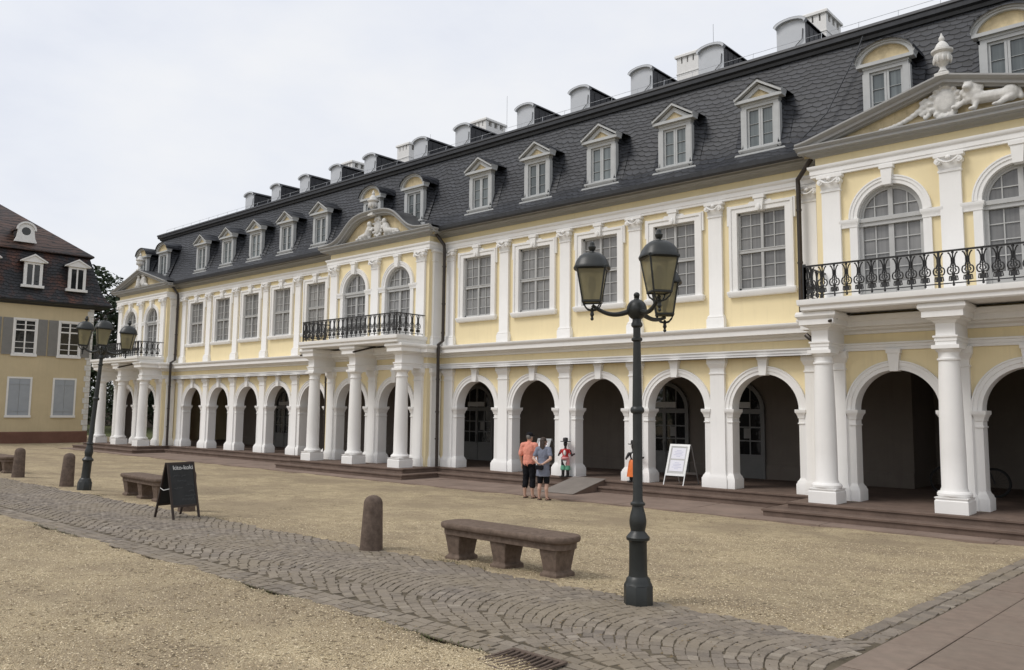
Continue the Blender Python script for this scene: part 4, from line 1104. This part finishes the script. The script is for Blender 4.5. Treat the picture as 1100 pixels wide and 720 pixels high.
lamp.location = g_(-4.60,-12.48,.03); lamp['label'] = 'tall three-lantern street lamp in the foreground beside the cobbles, right of the long bench'
l2 = make_lamp(((radians(221.9),.46,-20,0), (radians(340),.48,-10,0), (radians(98),.54,-30,0))); l2.location = g_(-19.837,-11.979); l2.scale = (1.04,1.04,1.10)
l2['label'] = ('three-lantern street lamp leaning at the left, between a bollard and the far pavilion')
l2.rotation_euler = (radians(-3.3), radians(1.4), radians(-4))

# ------------------------------------------------------------------ benches and bollards
def make_bench():
    t = thing('stone_bench', '', 'bench', group='stone benches along the cobbles')
    m2 = MB(); Lh, Wh = 1.04, .25; n = 8
    def outline(o):
        pts = []
        r = .20
        for cx, cy, a in ((Lh-r,-Wh+r,-pi/2),(Lh-r,Wh-r,0),(-Lh+r,Wh-r,pi/2),(-Lh+r,-Wh+r,pi)):
            for i in range(n+1):
                t_ = a+pi/2*i/n; pts.append((cx+(r+o)*cos(t_), cy+(r+o)*sin(t_)))
        return pts
    prof = [(-.055,.325),(-.045,.33),(-.042,.395),(-.03,.405),(-.008,.412),(.0,.425),(.004,.445),(.002,.462),(-.006,.475),(-.018,.480),(-.05,.4815)]
    k = len(outline(0)); vs = []; fs = []
    for o, z in prof: vs += [(x,y,z) for x,y in outline(o)]
    for i in range(len(prof)-1):
        for j in range(k): fs.append((i*k+j,i*k+(j+1)%k,(i+1)*k+(j+1)%k,(i+1)*k+j))
    fs.append(tuple(range(k))[::-1]); fs.append(tuple(range((len(prof)-1)*k,len(prof)*k)))
    m2.add(vs, fs); m2.build('seat', M['benchstone'], t, angle=28)
    for x in (-.79,0,.79):
        m2 = MB(); m2.ring(x-.10,x+.10,-.15,.15,[(.025,-.02),(.025,.05),(.012,.06),(.0,.07),(-.006,.085),(.03,.327)])
        bev(m2.build('leg', M['benchstone'], t, smooth=False), .008)
    return t
bench = make_bench(); bench.location = g_(-6.86,-11.93); bench['label'] = 'long reddish stone bench in the foreground, left of the near street lamp'
dup(bench, g_(-17.42,-11.62), radians(-3), 'stone bench partly hidden behind the black chalkboard')
dup(bench, g_(-27.35,-11.5), 0, 'stone bench cut off by the left edge of the photo, beyond the farthest bollard')
m2 = MB(); m2.lathe([(.155,-.05),(.155,.02),(.128,.66),(.120,.70),(.098,.735),(.06,.76),(.02,.77)],0,0,20)
bo = m2.mesh('bollard', M['bollardstone'], angle=60)
for (x,y,h,rz,lb) in ((-8.97,-12.35,.95,0,'stone bollard standing alone left of the long foreground bench'),
    (-14.62,-12.15,1.0,.3,'stone bollard behind the right edge of the black chalkboard'),
    (-21.02,-11.93,1.04,1.3,'leaning stone bollard just left of the far street lamp'),
    (-24.53,-11.89,1.03,2.2,'farthest stone bollard, at the left edge beside a cut-off bench')):
    o = put('stone_bollard', bo, None, g_(x,y)); o.scale = (1,1,h); o.rotation_euler = (rnd(-.03,.03), rnd(.0,.05), rz)
    tag(o, lb, 'bollard', 'stone bollards along the cobbles')

# ------------------------------------------------------------------ chalkboard
def text_mesh(s, size, mat, name, parent, Mt, thick=.0015):
    cu = bpy.data.curves.new(name, 'FONT'); cu.body = s; cu.size = size; cu.extrude = thick; cu.offset = size*.006; cu.align_x = 'CENTER'; cu.align_y = 'CENTER'; cu.resolution_u = 3
    tmp = bpy.data.objects.new(name, cu); COL.objects.link(tmp)
    dg = bpy.context.evaluated_depsgraph_get(); me = bpy.data.meshes.new_from_object(tmp.evaluated_get(dg))
    bpy.data.objects.remove(tmp); me.transform(Mt); me.materials.clear(); me.materials.append(mat)
    return put(name, me, parent)
CB = thing('chalkboard_sign', 'black A-frame chalkboard with white lettering on the cobbles in front of a bench', 'chalkboard', g_(-13.77,-12.74,.03), radians(6))
# local: width along y, front faces +x
H_, Wd = .93, .255; lean = .26
def cb_panel(sg, name):
    m2 = MB()
    def P(y, z, o): return (sg*(.02+lean*(1-z/H_))+sg*o, y, z)
    def bar(y0,y1,z0,z1,o0,o1):
        vs = [P(y0,z0,o0),P(y1,z0,o0),P(y1,z1,o0),P(y0,z1,o0),P(y0,z0,o1),P(y1,z0,o1),P(y1,z1,o1),P(y0,z1,o1)]
        m2.add(vs, [(0,1,2,3),(4,5,6,7),(0,1,5,4),(1,2,6,5),(2,3,7,6),(3,0,4,7)])
    bar(-Wd,-Wd+.035,0,H_,-.012,.014); bar(Wd-.035,Wd,0,H_,-.012,.014)
    bar(-Wd+.004,Wd-.034,H_-.035,H_-.001,-.011,.013); bar(-Wd+.004,Wd-.034,.19,.225,-.011,.013)
    o = m2.build(name, M['boardwood'], CB, smooth=False)
    m2 = MB(); bar(-Wd+.03,Wd-.03,.22,H_-.03,-.006,.006); m2.build('board', M['board'], o, smooth=False)
    return o
fp = cb_panel(1, 'front_panel'); cb_panel(-1, 'back_panel')
nrm = Vector((H_,0,lean)).normalized()
def face_M(y, z):
    upv = Vector((-lean,0,H_)).normalized(); rx = Vector((0,1,0))
    m = Matrix((rx, upv, nrm)).transposed().to_4x4(); m.translation = Vector((.02+lean*(1-z/H_),y,z))+nrm*.0095; return m
text_mesh('kito-koki', .105, M['chalk'], 'lettering', fp, face_M(.03,.835), .002)
random.seed(5)
for (y0,z0,w_,n_) in ((-.16,.70,.22,9),(-.10,.62,.15,7),(.06,.55,.13,8),(-.17,.50,.16,7),(.10,.44,.09,6),(.02,.37,.2,8),(-.05,.31,.24,8)):
    sc_ = MB(); sc_.tube([face_M(y0+w_*i/n_, z0+(.012 if i % 2 else -.012)+rnd(-.012,.012)).translation for i in range(n_+1)], .003, 4)
    sc_.build('handwriting', M['faintchalk'], fp)
m2 = MB(); m2.tube([(-lean*.5,-Wd-.0,.50),(0,-Wd-.02,.47),(lean*.55,-Wd-.0,.50)], .006, 5); m2.build('cord', M['chalk'], CB)

# ------------------------------------------------------------------ white stand-up signs
def make_stand():
    t = thing('sign_stand', '', 'sign', group='white A-frame signs under the arcade')
    def fr_panel(sg, name, full):
        m2 = MB(); hw, H2, ln = .30, 1.06, .42
        def P(x,z,o): return (x, sg*(-.02-ln*(1-z/H2))+sg*-o, z)
        def bar(x0,x1,z0,z1,o0,o1,mm=m2):
            vs = [P(x0,z0,o0),P(x1,z0,o0),P(x1,z1,o0),P(x0,z1,o0),P(x0,z0,o1),P(x1,z0,o1),P(x1,z1,o1),P(x0,z1,o1)]
            mm.add(vs, [(0,1,2,3),(4,5,6,7),(0,1,5,4),(1,2,6,5),(2,3,7,6),(3,0,4,7)])
        for s_ in (-1,1):
            x0,x1 = sorted((s_*hw,s_*(hw-.025))); bar(x0,x1,0,H2,-.012,.012)
            x0,x1 = sorted((s_*(hw-.024),s_*(hw-.06)))
            if full: bar(x0,x1,.27,H2-.02,-.01,.014)
        bar(-hw+.02,hw-.02,H2-.06,H2,-.011,.0135); bar(-hw+.02,hw-.02,.24,.30,-.011,.0135)
        o = m2.build(name, M['alu'], t, smooth=False)
        if full:
            m3 = MB(); bar(-hw+.05,hw-.05,.28,H2-.05,-.006,.002,m3); m3.build('backing', M['sash'], o, smooth=False)
            for z0,z1 in ((.36,.64),(.68,.96)):
                m3 = MB(); bar(-.20,.20,z0,z1,.003,.006,m3); pp = m3.build('paper', M['paper'], o, smooth=False)
            for zc in (.50,.82):
                m3 = MB()
                for i in range(5): w_ = (.07,.13,.10,.14,.06)[i]; bar(-w_,w_,zc+.075-i*.038-.006,zc+.075-i*.038+.006,.0065,.0075,m3)
                m3.build('printed_text', M['ink'], o, smooth=False)
        return o
    fr_panel(1,'front_panel',True); fr_panel(-1,'back_panel',False)
    return t
st = make_stand(); st.location = (-11.36,-.02,.46); st.rotation_euler = (0,0,radians(2)); st['label'] = 'white A-frame sign with two printed sheets in an arch right of the near lamp'
dup(st, (-16.30,.25,.46), radians(-6), 'white A-frame sign half hidden behind the man in the coral shirt')

# ------------------------------------------------------------------ wheelchair ramp
m2 = MB(); x0, x1 = -14.62, -13.52
m2.add([(x0,-.47,.155),(x1,-.47,.155),(x1,-1.92,.155),(x0,-1.92,.155),(x0,-.47,.478),(x1,-.47,.478),(x1,-1.92,.172),(x0,-1.92,.172)],
       [(0,1,2,3),(4,5,6,7),(2,3,7,6),(0,3,7,4),(1,2,6,5),(0,1,5,4)])
RP = m2.build('ramp', M['redstone'], smooth=False)
RP.data.materials.append(M['metalgrey'])
m3 = MB(); m3.add([(x0-.01,-.44,.482),(x1+.01,-.44,.482),(x1+.01,-1.97,.160),(x0-.01,-1.97,.160),(x0-.01,-.44,.494),(x1+.01,-.44,.494),(x1+.01,-1.97,.172),(x0-.01,-1.97,.172)],
       [(0,1,2,3),(4,5,6,7),(2,3,7,6),(0,3,7,4),(1,2,6,5),(0,1,5,4)])
m3.build('ramp_plate', M['metalgrey'], RP, smooth=False)
tag(RP, 'short grey access ramp leading up to the terrace beside the couple', 'ramp')

# ------------------------------------------------------------------ drain grate
DG = thing('drain_grate', 'rusty iron drain grate set in the cobbles at the bottom edge', 'drain grate', (-3.98,-14.98,gz(-14.98)+.024), radians(0))
m2 = MB(); m2.box(-.26,.26,-.235,-.20,0,.014); m2.box(-.26,.26,.20,.235,0,.014); m2.box(-.26,-.235,-.2,.2,0,.014); m2.box(.235,.26,-.2,.2,0,.014)
m2.build('frame', M['bollardstone'], DG, smooth=False)
m2 = MB()
for i in range(9): 
    x = -.225+i*.052; m2.tube([(x,-.2,.004),(x+.014,-.1,.006),(x+.02,0,.006),(x+.014,.1,.006),(x,.2,.004)], .012, 6)
m2.build('bars', M['bollardstone'], DG)
m2 = MB(); m2.box(-.25,.25,-.2,.2,-.012,-.004); m2.build('pit', M['blackpaint'], DG, smooth=False)

# ------------------------------------------------------------------ painted figures against the piers
def figure(name, label, loc, rz, skirt):
    t = thing(name, label, 'figure', loc, rz, 'painted wooden figures by the arcade')
    m2 = MB()                                 # faces -y
    m2.capsule((0,0,.92),(0,0,.99),.052,.055); m2.sphere((0,0,.965),(.062,.068,.08),12,10); m2.sphere((0,-.07,.955),(.012,.018,.016),6,5)
    m2.capsule((0,0,.80),(0,0,.90),.04,.035)
    for s_ in (-1,1):
        m2.capsule((s_*.135,0,.76),(s_*.20,-.02,.62),.035,.03); m2.capsule((s_*.20,-.02,.62),(s_*.17 if s_ < 0 else s_*.27,-.10,.66),.028,.022)
        m2.sphere((s_*.16 if s_ < 0 else s_*.29,-.12,.67),(.03,.03,.03),8,6)
    fuse(m2.build('body', M['blackpaint'], t), .011, 1)
    m2 = MB(); m2.lathe([(.15,1.015),(.155,1.025),(.15,1.035),(.075,1.04),(.075,1.11),(.06,1.135),(.02,1.14)],0,0,18); m2.build('hat', M['blackpaint'], t)
    j = MB(); j.lathe([(.10,.52),(.11,.56),(.085,.62),(.115,.74),(.11,.79),(.05,.815)],0,0,16)
    for s_ in (-1,1): j.capsule((s_*.115,0,.765),(s_*.165,-.01,.675),.038,.034)
    j.build('jacket', M['red'] if not skirt else M['blackpaint'], t)
    v = MB(); v.sphere((0,-.095,.70),(.045,.05,.085),10,8); v.build('shirt_front', M['whitepaint'], t)
    if not skirt:
        v = MB(); v.lathe([(.115,.50),(.128,.52),(.128,.56),(.115,.575)],0,0,16); v.build('belt', M['pink'], t)
        for s_ in (-1,1):
            l_ = MB(); l_.capsule((s_*.062,0,.50),(s_*.07,0,.34),.068,.06); l_.build('trouser_leg', M['blackpaint' if s_ < 0 else 'pink'], t)
            l_ = MB(); l_.lathe([(.06,.19),(.085,.21),(.07,.30),(.06,.33)],s_*.07,0,12); l_.build('stocking', M['green'], t)
            l_ = MB(); l_.capsule((s_*.07,0,.20),(s_*.07,0,.06),.05,.045); l_.sphere((s_*.07,-.05,.035),(.045,.085,.04),10,8); l_.build('boot', M['blackpaint'], t)
        v = MB(); v.prism([(-.06,.47),(.06,.47),(0,.33)], -.10, -.06); v.build('apron', M['whitepaint'], t)
    else:
        v = MB(); v.lathe([(.10,.60),(.13,.54),(.16,.36),(.185,.17),(.19,.14)],0,0,18); v.build('skirt', M['orange'], t)
        for s_ in (-1,1):
            l_ = MB(); l_.capsule((s_*.07,0,.20),(s_*.07,0,.06),.05,.045); l_.sphere((s_*.07,-.05,.035),(.045,.085,.04),10,8); l_.build('boot', M['blackpaint'], t)
    m2 = MB(); m2.lathe([(.19,0),(.19,.018)],0,0,20); m2.build('base', M['blackpaint'], t)
    return t
figure('painted_figure', 'painted wooden figure in red jacket and black hat standing against a white pier', (-14.98,-.42,.46), radians(25), False)
figure('painted_figure', 'painted wooden figure in orange skirt and black hat half hidden by the near lamp post', (-12.66,-.34,.46), radians(25), True)

# ------------------------------------------------------------------ people
def hand(mb, w, dirv, side, s=1.0):
    """palm, four bent fingers and a thumb at wrist w, pointing along dirv"""
    d = Vector(dirv).normalized(); sd = Vector(side).normalized(); n_ = d.cross(sd).normalized(); w = Vector(w)
    mb.capsule(w+d*.01*s, w+d*.075*s, .026*s, .030*s); 
    for i, ln in enumerate((.062,.072,.068,.052)):
        o = sd*(i-1.5)*.019*s; a = w+d*.085*s+o; m1 = a+d*ln*.5*s+n_*.006*s; e = m1+d*ln*.42*s+n_*.022*s
        mb.capsule(a, m1, .0095*s, .009*s, 6); mb.capsule(m1, e, .009*s, .0075*s, 6)
    a = w+d*.03*s-sd*.026*s; m1 = a+d*.03*s-sd*.022*s+n_*.01*s; mb.capsule(a, m1, .012*s, .011*s, 6); mb.capsule(m1, m1+d*.03*s-sd*.002*s+n_*.01*s, .0105*s, .009*s, 6)
def person(label, loc, rz, kind, k=1.0):
    t = thing('person', label, 'person', loc, rz)
    B_ = MB(); man = kind == 'man'; sh = .185 if man else .165      # faces +y
    hd = Vector((0,.02,1.575)); tw = radians(-40 if not man else -12)
    # head with face
    Rm = Matrix.Rotation(tw, 3, 'Z')
    def h(p): return hd + Rm @ Vector(p)
    B_.sphere(hd, (.074,.092,.112), 16, 12, Rm); B_.sphere(h((0,.035,-.06)), (.055,.06,.055), 12, 8, Rm)
    B_.capsule(h((0,.09,.01)), h((0,.112,-.022)), .010, .014, 8); B_.sphere(h((0,.085,-.055)), (.026,.014,.008), 8, 6, Rm)
    for s_ in (-1,1):
        B_.sphere(h((s_*.032,.082,.012)), (.015,.012,.010), 8, 6, Rm); B_.sphere(h((s_*.076,-.005,-.005)), (.012,.022,.032), 8, 6, Rm)
    B_.capsule((0,0,1.40),(0,.012,1.50), .058, .052)
    # torso
    B_.sphere((0,0,1.22),(.155 if man else .14,.10,.22),16,12); B_.sphere((0,.01,1.02),(.145,.105,.17),16,12); B_.sphere((0,-.01,.90),(.158 if man else .165,.115,.12),16,12)
    B_.capsule((-sh+.03,0,1.375),(sh-.03,0,1.375), .062, .062)
    for s_ in (-1,1):
        x = s_*.085; kx = s_*.095; ax = s_*.115
        B_.capsule((x,0,.88),(kx,.015,.48), .086, .056); B_.capsule((kx,.015,.48),(ax*.9,-.03,.30), .054, .055); B_.capsule((ax*.9,-.03,.30),(ax,-.015,.07), .052, .033)
        B_.capsule((ax,-.03,.045),(ax+s_*.02,.13,.032), .036, .030); B_.capsule((ax+s_*.02,.13,.03),(ax+s_*.022,.17,.025), .028, .02)
    arms = {}
    for s_ in (-1,1):
        S_ = Vector((s_*sh,0,1.375))
        if man:
            E_ = Vector((s_*.245,-.035,1.10)) if s_ < 0 else Vector((.25,.0,1.10)); W_ = Vector((s_*.235,.05,.87)) if s_ < 0 else Vector((.24,.10,.89))
            hd_d = (0,.15,-1); sd = (0,1,.1)
        else:
            E_ = Vector((s_*.25,-.10,1.12)); W_ = Vector((s_*.07,-.205,.985)); hd_d = (-s_*.9,-.05,-.30); sd = (.0,.15,1)
        B_.capsule(S_, E_, .050, .040); B_.capsule(E_, E_+(W_-E_)*.3, .041, .039); B_.capsule(E_+(W_-E_)*.3, W_, .039, .027)
        hand(B_, W_, hd_d, sd); arms[s_] = (S_, E_, W_)
    fuse(B_.build('body', M['skin'], t), .0085, 2)
    c = MB()
    # upper garment
    if man:
        c.sphere((0,0,1.22),(.18,.125,.235),16,12); c.sphere((0,.0,1.02),(.178,.135,.20),16,12); c.sphere((0,-.01,.92),(.18,.14,.13),16,12)
        c.capsule((-sh+.02,0,1.375),(sh-.02,0,1.375), .078, .078); c.capsule((0,-.012,1.40),(0,-.005,1.45),.075,.066)
        for s_ in (-1,1): c.capsule(arms[s_][0], arms[s_][0]+(arms[s_][1]-arms[s_][0])*.86, .072, .066)
        folds(fuse(c.build('shirt', M['coral'], t), .012, 3), .028, .09)
        c = MB(); c.sphere((0,-.01,.88),(.17,.13,.11),14,10)
        for s_ in (-1,1): c.capsule((s_*.085,0,.86),(s_*.098,.01,.50),.103,.082); c.capsule((s_*.098,.01,.50),(s_*.106,-.02,.32),.082,.078)
        folds(fuse(c.build('trousers', M['blackcloth'], t), .012, 2), .03, .08)
        c = MB(); c.sphere(hd+Vector((0,-.01,.02)),(.080,.096,.10),14,10,Rm); c.build('hair', M['greyhair'], t)
        c = MB(); 
        for i in range(1): c.lathe([(.088,0),(.090,.03),(.082,.065),(.055,.095),(.02,.105)],hd.x,hd.y-.005,18,hd.z+.035)
        c.sphere(h((0,.115,.045)),(.07,.075,.012),12,6,Rm); c.build('cap', M['blackcloth'], t)
    else:
        c.sphere((0,0,1.22),(.165,.12,.235),16,12); c.sphere((0,0,1.0),(.172,.135,.22),16,12); c.lathe([(.15,1.02),(.172,.9),(.19,.74),(.197,.66),(.19,.645)],0,-.01,18)
        c.capsule((-sh+.02,0,1.375),(sh-.02,0,1.375), .075, .075)
        for s_ in (-1,1): c.capsule(arms[s_][0], arms[s_][0]+(arms[s_][1]-arms[s_][0])*.62, .068, .064)
        folds(fuse(c.build('tunic', M['bluecloth'], t), .012, 3), .028, .09)
        c = MB(); c.sphere((0,-.01,.84),(.165,.13,.11),14,10)
        for s_ in (-1,1): c.capsule((s_*.085,0,.82),(s_*.096,.01,.50),.10,.082)
        fuse(c.build('shorts', M['blackcloth'], t), .012, 2)
        c = MB(); c.sphere(hd+Rm@Vector((0,-.015,.015)),(.088,.10,.118),14,10,Rm)
        for i in range(9):
            a_ = -1.1+2.2*i/8; p = hd+Rm@Vector((.08*sin(a_),-.085*cos(a_)*.95,-.02)); c.capsule(p, p+Vector((.01*sin(a_),-.015,-.20)), .030, .018, 8)
        fuse(c.build('hair', M['hair'], t), .012, 1)
    for s_ in (-1,1):
        ax = s_*.115; c = MB(); c.capsule((ax,-.035,.018),(ax+s_*.022,.165,.016), .043, .040)
        c.xf(Matrix.Diagonal((1,1,.6,1))); c.tube([(ax-.04+s_*.015,.06,.02),(ax+s_*.015,.07,.078),(ax+.045+s_*.015,.06,.02)], .013, 6)
        c.tube([(ax-.038,-.02,.02),(ax,-.07,.065),(ax+.038,-.02,.02)], .010, 6); c.build('sandal', M['leather'], t)
    t.scale = (k,k,k); return t
pm_ = person('man in coral shirt, black cropped trousers and black cap with his back turned', (-13.86,-3.36,gz(-3.36)+.012), radians(14), 'man', .985)
pw_ = person('woman with brown hair in blue-grey tunic and black shorts, hands clasped behind her', (-13.27,-3.50,gz(-3.5)+.012), radians(18), 'woman', .925)
m2 = MB(); m2.ring(-.10,.10,-.03,.03,[(-.02,-.06),(0,-.045),(0,.04),(-.02,.05)]); m2.tube([(-.07,0,.04),(-.05,0,.075),(.05,0,.075),(.07,0,.04)], .007, 6)
o = m2.build('handbag', M['blackcloth']); bev(o, .01); tag(o, 'small black bag held behind the back of the woman in the tunic', 'bag')
v_ = Matrix.Rotation(radians(18),3,'Z') @ Vector((-.01,-.262,.90)); o.location = (-13.27+v_.x*.925, -3.50+v_.y*.925, gz(-3.5)+.012+v_.z*.925); o.rotation_euler = (0,0,radians(18))

# ------------------------------------------------------------------ bicycle under the arcade
BK = thing('bicycle', 'dark bicycle parked in the shade behind the column of the near pavilion', 'bicycle', (-5.0,2.45,.46), radians(4))
for x in (-.52,.52):
    m2 = MB(); m2.tube([(x+.33*cos(2*pi*i/28),0,.34+.33*sin(2*pi*i/28)) for i in range(28)], .02, 8, closed=True)
    w_ = m2.build('wheel', M['tyre'], BK)
    m2 = MB(); m2.tube([(x+.30*cos(2*pi*i/28),0,.34+.30*sin(2*pi*i/28)) for i in range(28)], .010, 6, closed=True)
    for i in range(18): m2.tube([(x,.015*(-1)**i,.34),(x+.3*cos(2*pi*i/18),0,.34+.3*sin(2*pi*i/18))], .002, 4)
    m2.tube([(x,-.05,.34),(x,.05,.34)], .02, 8); m2.build('rim', M['iron'], w_)
m2 = MB(); m2.tube([(-.52,0,.34),(-.08,0,.30),(-.20,0,.82)], .017, 8); m2.tube([(-.52,0,.34),(-.19,0,.78)], .011, 8); m2.tube([(-.08,0,.30),(.36,0,.78)], .018, 8); m2.tube([(-.18,0,.74),(.34,0,.82)], .016, 8); m2.tube([(.33,0,.92),(.38,0,.72),(.52,0,.34)], .017, 8)
m2.build('frame', M['blackpaint'], BK)
m2 = MB(); m2.tube([(.22,-.28,.98),(.30,-.2,1.0),(.33,0,1.0),(.30,.2,1.0),(.22,.28,.98)], .014, 8); m2.tube([(.33,0,.9),(.33,0,1.0)], .014, 8); m2.build('handlebar', M['iron'], BK)
m2 = MB(); m2.sphere((-.24,0,.90),(.14,.08,.035),12,8); m2.tube([(-.2,0,.82),(-.22,0,.90)], .014, 8); m2.build('saddle', M['leather'], BK)
m2 = MB(); m2.lathe([(.09,-.005),(.09,.005)],0,0,20); m2.xf(Matrix.Translation((-.08,-.05,.30)) @ Matrix.Rotation(pi/2,4,'X')); m2.tube([(-.08,-.06,.30),(-.02,-.07,.15)], .010, 6); m2.tube([(-.02,-.06,.15),(-.02,-.16,.15)], .014, 6); m2.tube([(-.08,.06,.30),(-.14,.07,.45),(-.14,.16,.45)], .010, 6); m2.build('crank', M['iron'], BK)

# ------------------------------------------------------------------ trees and shrubs behind
def leafcloud(mb, blobs, n, s):
    for _ in range(n):
        (c, r) = random.choice(blobs)
        while True:
            v = Vector((rnd(-1,1),rnd(-1,1),rnd(-1,1)))
            if v.length < 1: break
        v = v.normalized()*(v.length**.45); p = Vector(c)+Vector((v.x*r[0],v.y*r[1],v.z*r[2]))
        a = Vector((rnd(-1,1),rnd(-1,1),rnd(-.6,.6))).normalized(); b_ = a.cross(Vector((rnd(-1,1),rnd(-1,1),rnd(-1,1)))).normalized(); q = s*rnd(.6,1.4)
        mb.quad(p-a*q, p+b_*q*.5, p+a*q, p-b_*q*.5)
def tree(label, x, y, h, w, seed):
    random.seed(seed); t = thing('tree', label, 'tree', (x,y,0), group='trees behind the palace')
    m2 = MB(); m2.tube([(0,0,-.2),(.1,0,h*.25),(-.05,.1,h*.5),(.05,0,h*.85)], [w*.075,w*.06,w*.04,w*.012], 10)
    blobs = []
    for i in range(16):
        a = i*2.4; hh = rnd(.35,.95); rr = w*.5*sqrt(max(.05,1-((hh-.5)/.55)**2))*rnd(.5,1); c = (rr*cos(a),rr*sin(a),h*hh)
        m2.tube([(0,0,h*(hh-.2)),(c[0]*.5,c[1]*.5,h*(hh-.1)),c], [w*.02,w*.012,w*.005], 6)
        blobs.append((c,(w*rnd(.13,.22),w*rnd(.13,.22),h*rnd(.06,.11))))
    m2.build('trunk', M['bark'], t)
    m2 = MB(); leafcloud(m2, blobs, 9000, .26); m2.build('crown', M['leaf'], t, smooth=False)
tree('dark tree seen in the gap between house and palace, touching the house roof', -90, 12, 16.5, 13, 3)
tree('tall dark tree rising behind the left pavilion pediment', -97, 24, 20.5, 14, 4)
tree('darker low tree at the back of the gap between house and palace', -82, 8, 12.5, 10, 8)
tree('broad tree behind the left end of the palace, lower than the pediment', -86, 24, 16.8, 13, 9)
random.seed(21)
t = thing('shrub', 'dark clipped shrub beyond the left end of the palace arcade', 'shrub', (-52.0,2.6,.1))
m2 = MB(); m2.tube([(0,0,-.1),(.03,0,.6),(0,.02,1.1)], [.05,.04,.02], 8); m2.build('trunk', M['bark'], t)
m2 = MB(); leafcloud(m2, [((0,0,.65),(.55,.55,.55)),((.5,.2,.5),(.45,.4,.42)),((-.5,.1,.5),(.4,.45,.42))], 3500, .07); m2.build('crown', M['leaf'], t, smooth=False)
t = thing('hedge', 'green hedge on the lawn seen through the leftmost arches', 'hedge', (-62,22,.1))
m2 = MB(); m2.box(-80,12,-.3,.3,.0,1.6); m2.build('branches', M['bark'], t, smooth=False)
m2 = MB(); leafcloud(m2, [((x,0,(1.3 if x > -28 else 2.4)+.3*sin(x)),(1.0,.8,(1.5 if x > -28 else 2.8)+.5*sin(x*.7))) for x in range(-80,13)], 26000, .22); m2.build('foliage', M['leaf'], t, smooth=False)

# ------------------------------------------------------------------ loose stuff on the ground
random.seed(31)
mb = MB()
def pebble(x, y, r):
    z = gz(y)+.012+ripple(x,y)+r*.25; a = rnd(0,6.28); rx, ry, rz_ = r*rnd(.7,1.3), r*rnd(.7,1.3), r*rnd(.5,.8); c, s = cos(a), sin(a)
    P = [(rx,0,0),(0,ry,0),(-rx,0,0),(0,-ry,0),(0,0,rz_),(0,0,-rz_)]
    mb.add([(x+c*p[0]-s*p[1], y+s*p[0]+c*p[1], z+p[2]) for p in P], [(0,1,4),(1,2,4),(2,3,4),(3,0,4)])
def free(x, y): return not ((YL-.0 < y < YU+.0) or (x > XR-.33))
n = 0
while n < 52000:
    # denser close to the camera
    t = random.random()**1.5; D_ = 4.2+t*11; an = YAW+rnd(-.60,.62)
    x = -sin(an)*D_; y = -19.525+cos(an)*D_
    if y > -3.1 or not free(x,y): continue
    pebble(x, y, rnd(.004,.0085)*(1+.25*t)); n += 1
tag(mb.build('loose_pebbles', M['pebble'], smooth=False), 'loose pale pebbles lying on the gravel', 'pebbles', kind='stuff')
mb = MB()
def clump(): return .5+.5*sin(cx_*1.3)*sin(cy_*1.1+.5)
n = 0
while n < 6500:
    D_ = 4.5+random.random()**1.1*20; an = YAW+rnd(-.62,.64); x = -sin(an)*D_; y = -19.525+cos(an)*D_
    if y > -3.1: continue
    edge = min(abs(y-YU-.25), abs(y-YL+.25)) < .35
    if not edge and random.random() > .35+.4*sin(x*1.1)*sin(y*.9+1): continue
    z = gz(y)+(.016+ripple(x,y) if free(x,y) else .032); a = rnd(0,6.28); l = rnd(.006,.022); w_ = l*rnd(.25,.6); c, s = cos(a), sin(a)
    mb.quad(*[(x+c*p-s*q, y+s*p+c*q, z+h_) for p,q,h_ in ((-l,0,rnd(0,.004)),(0,-w_,rnd(0,.004)),(l,0,rnd(.0,.008)),(0,w_,rnd(0,.004)))]); n += 1
tag(mb.build('leaf_litter', M['litter'], smooth=False), 'dry leaf scraps scattered over gravel and cobbles', 'leaf litter', kind='stuff')
mb = MB()
for _ in range(2600):
    k_ = random.random()
    if k_ < .45: x = rnd(-30,-4.5); y = YU+rnd(.0,.22)+.1*sin(x*2)
    elif k_ < .9: x = rnd(-16,-4.0); y = YL-rnd(-.02,.2)
    else:
        bx = random.choice((-7.65,-6.86,-6.07,-18.5)); x = bx+rnd(-.2,.2); y = -11.93-.2+rnd(-.12,.1)
    if sin(x*2.3)+sin(x*.9+1) < .2: continue
    z = gz(y)+.02
    for _b in range(3):
        a = rnd(0,6.28); l = rnd(.012,.034); c, s = cos(a)*l, sin(a)*l
        mb.add([(x-s*.12,y+c*.12,z),(x+s*.12,y-c*.12,z),(x+c,y+s,z+l*rnd(.4,1.1))], [(0,1,2)])
tag(mb.build('weeds', M['weed'], smooth=False), 'low green and yellowed weeds along the edges of the cobbles', 'weeds', kind='stuff')
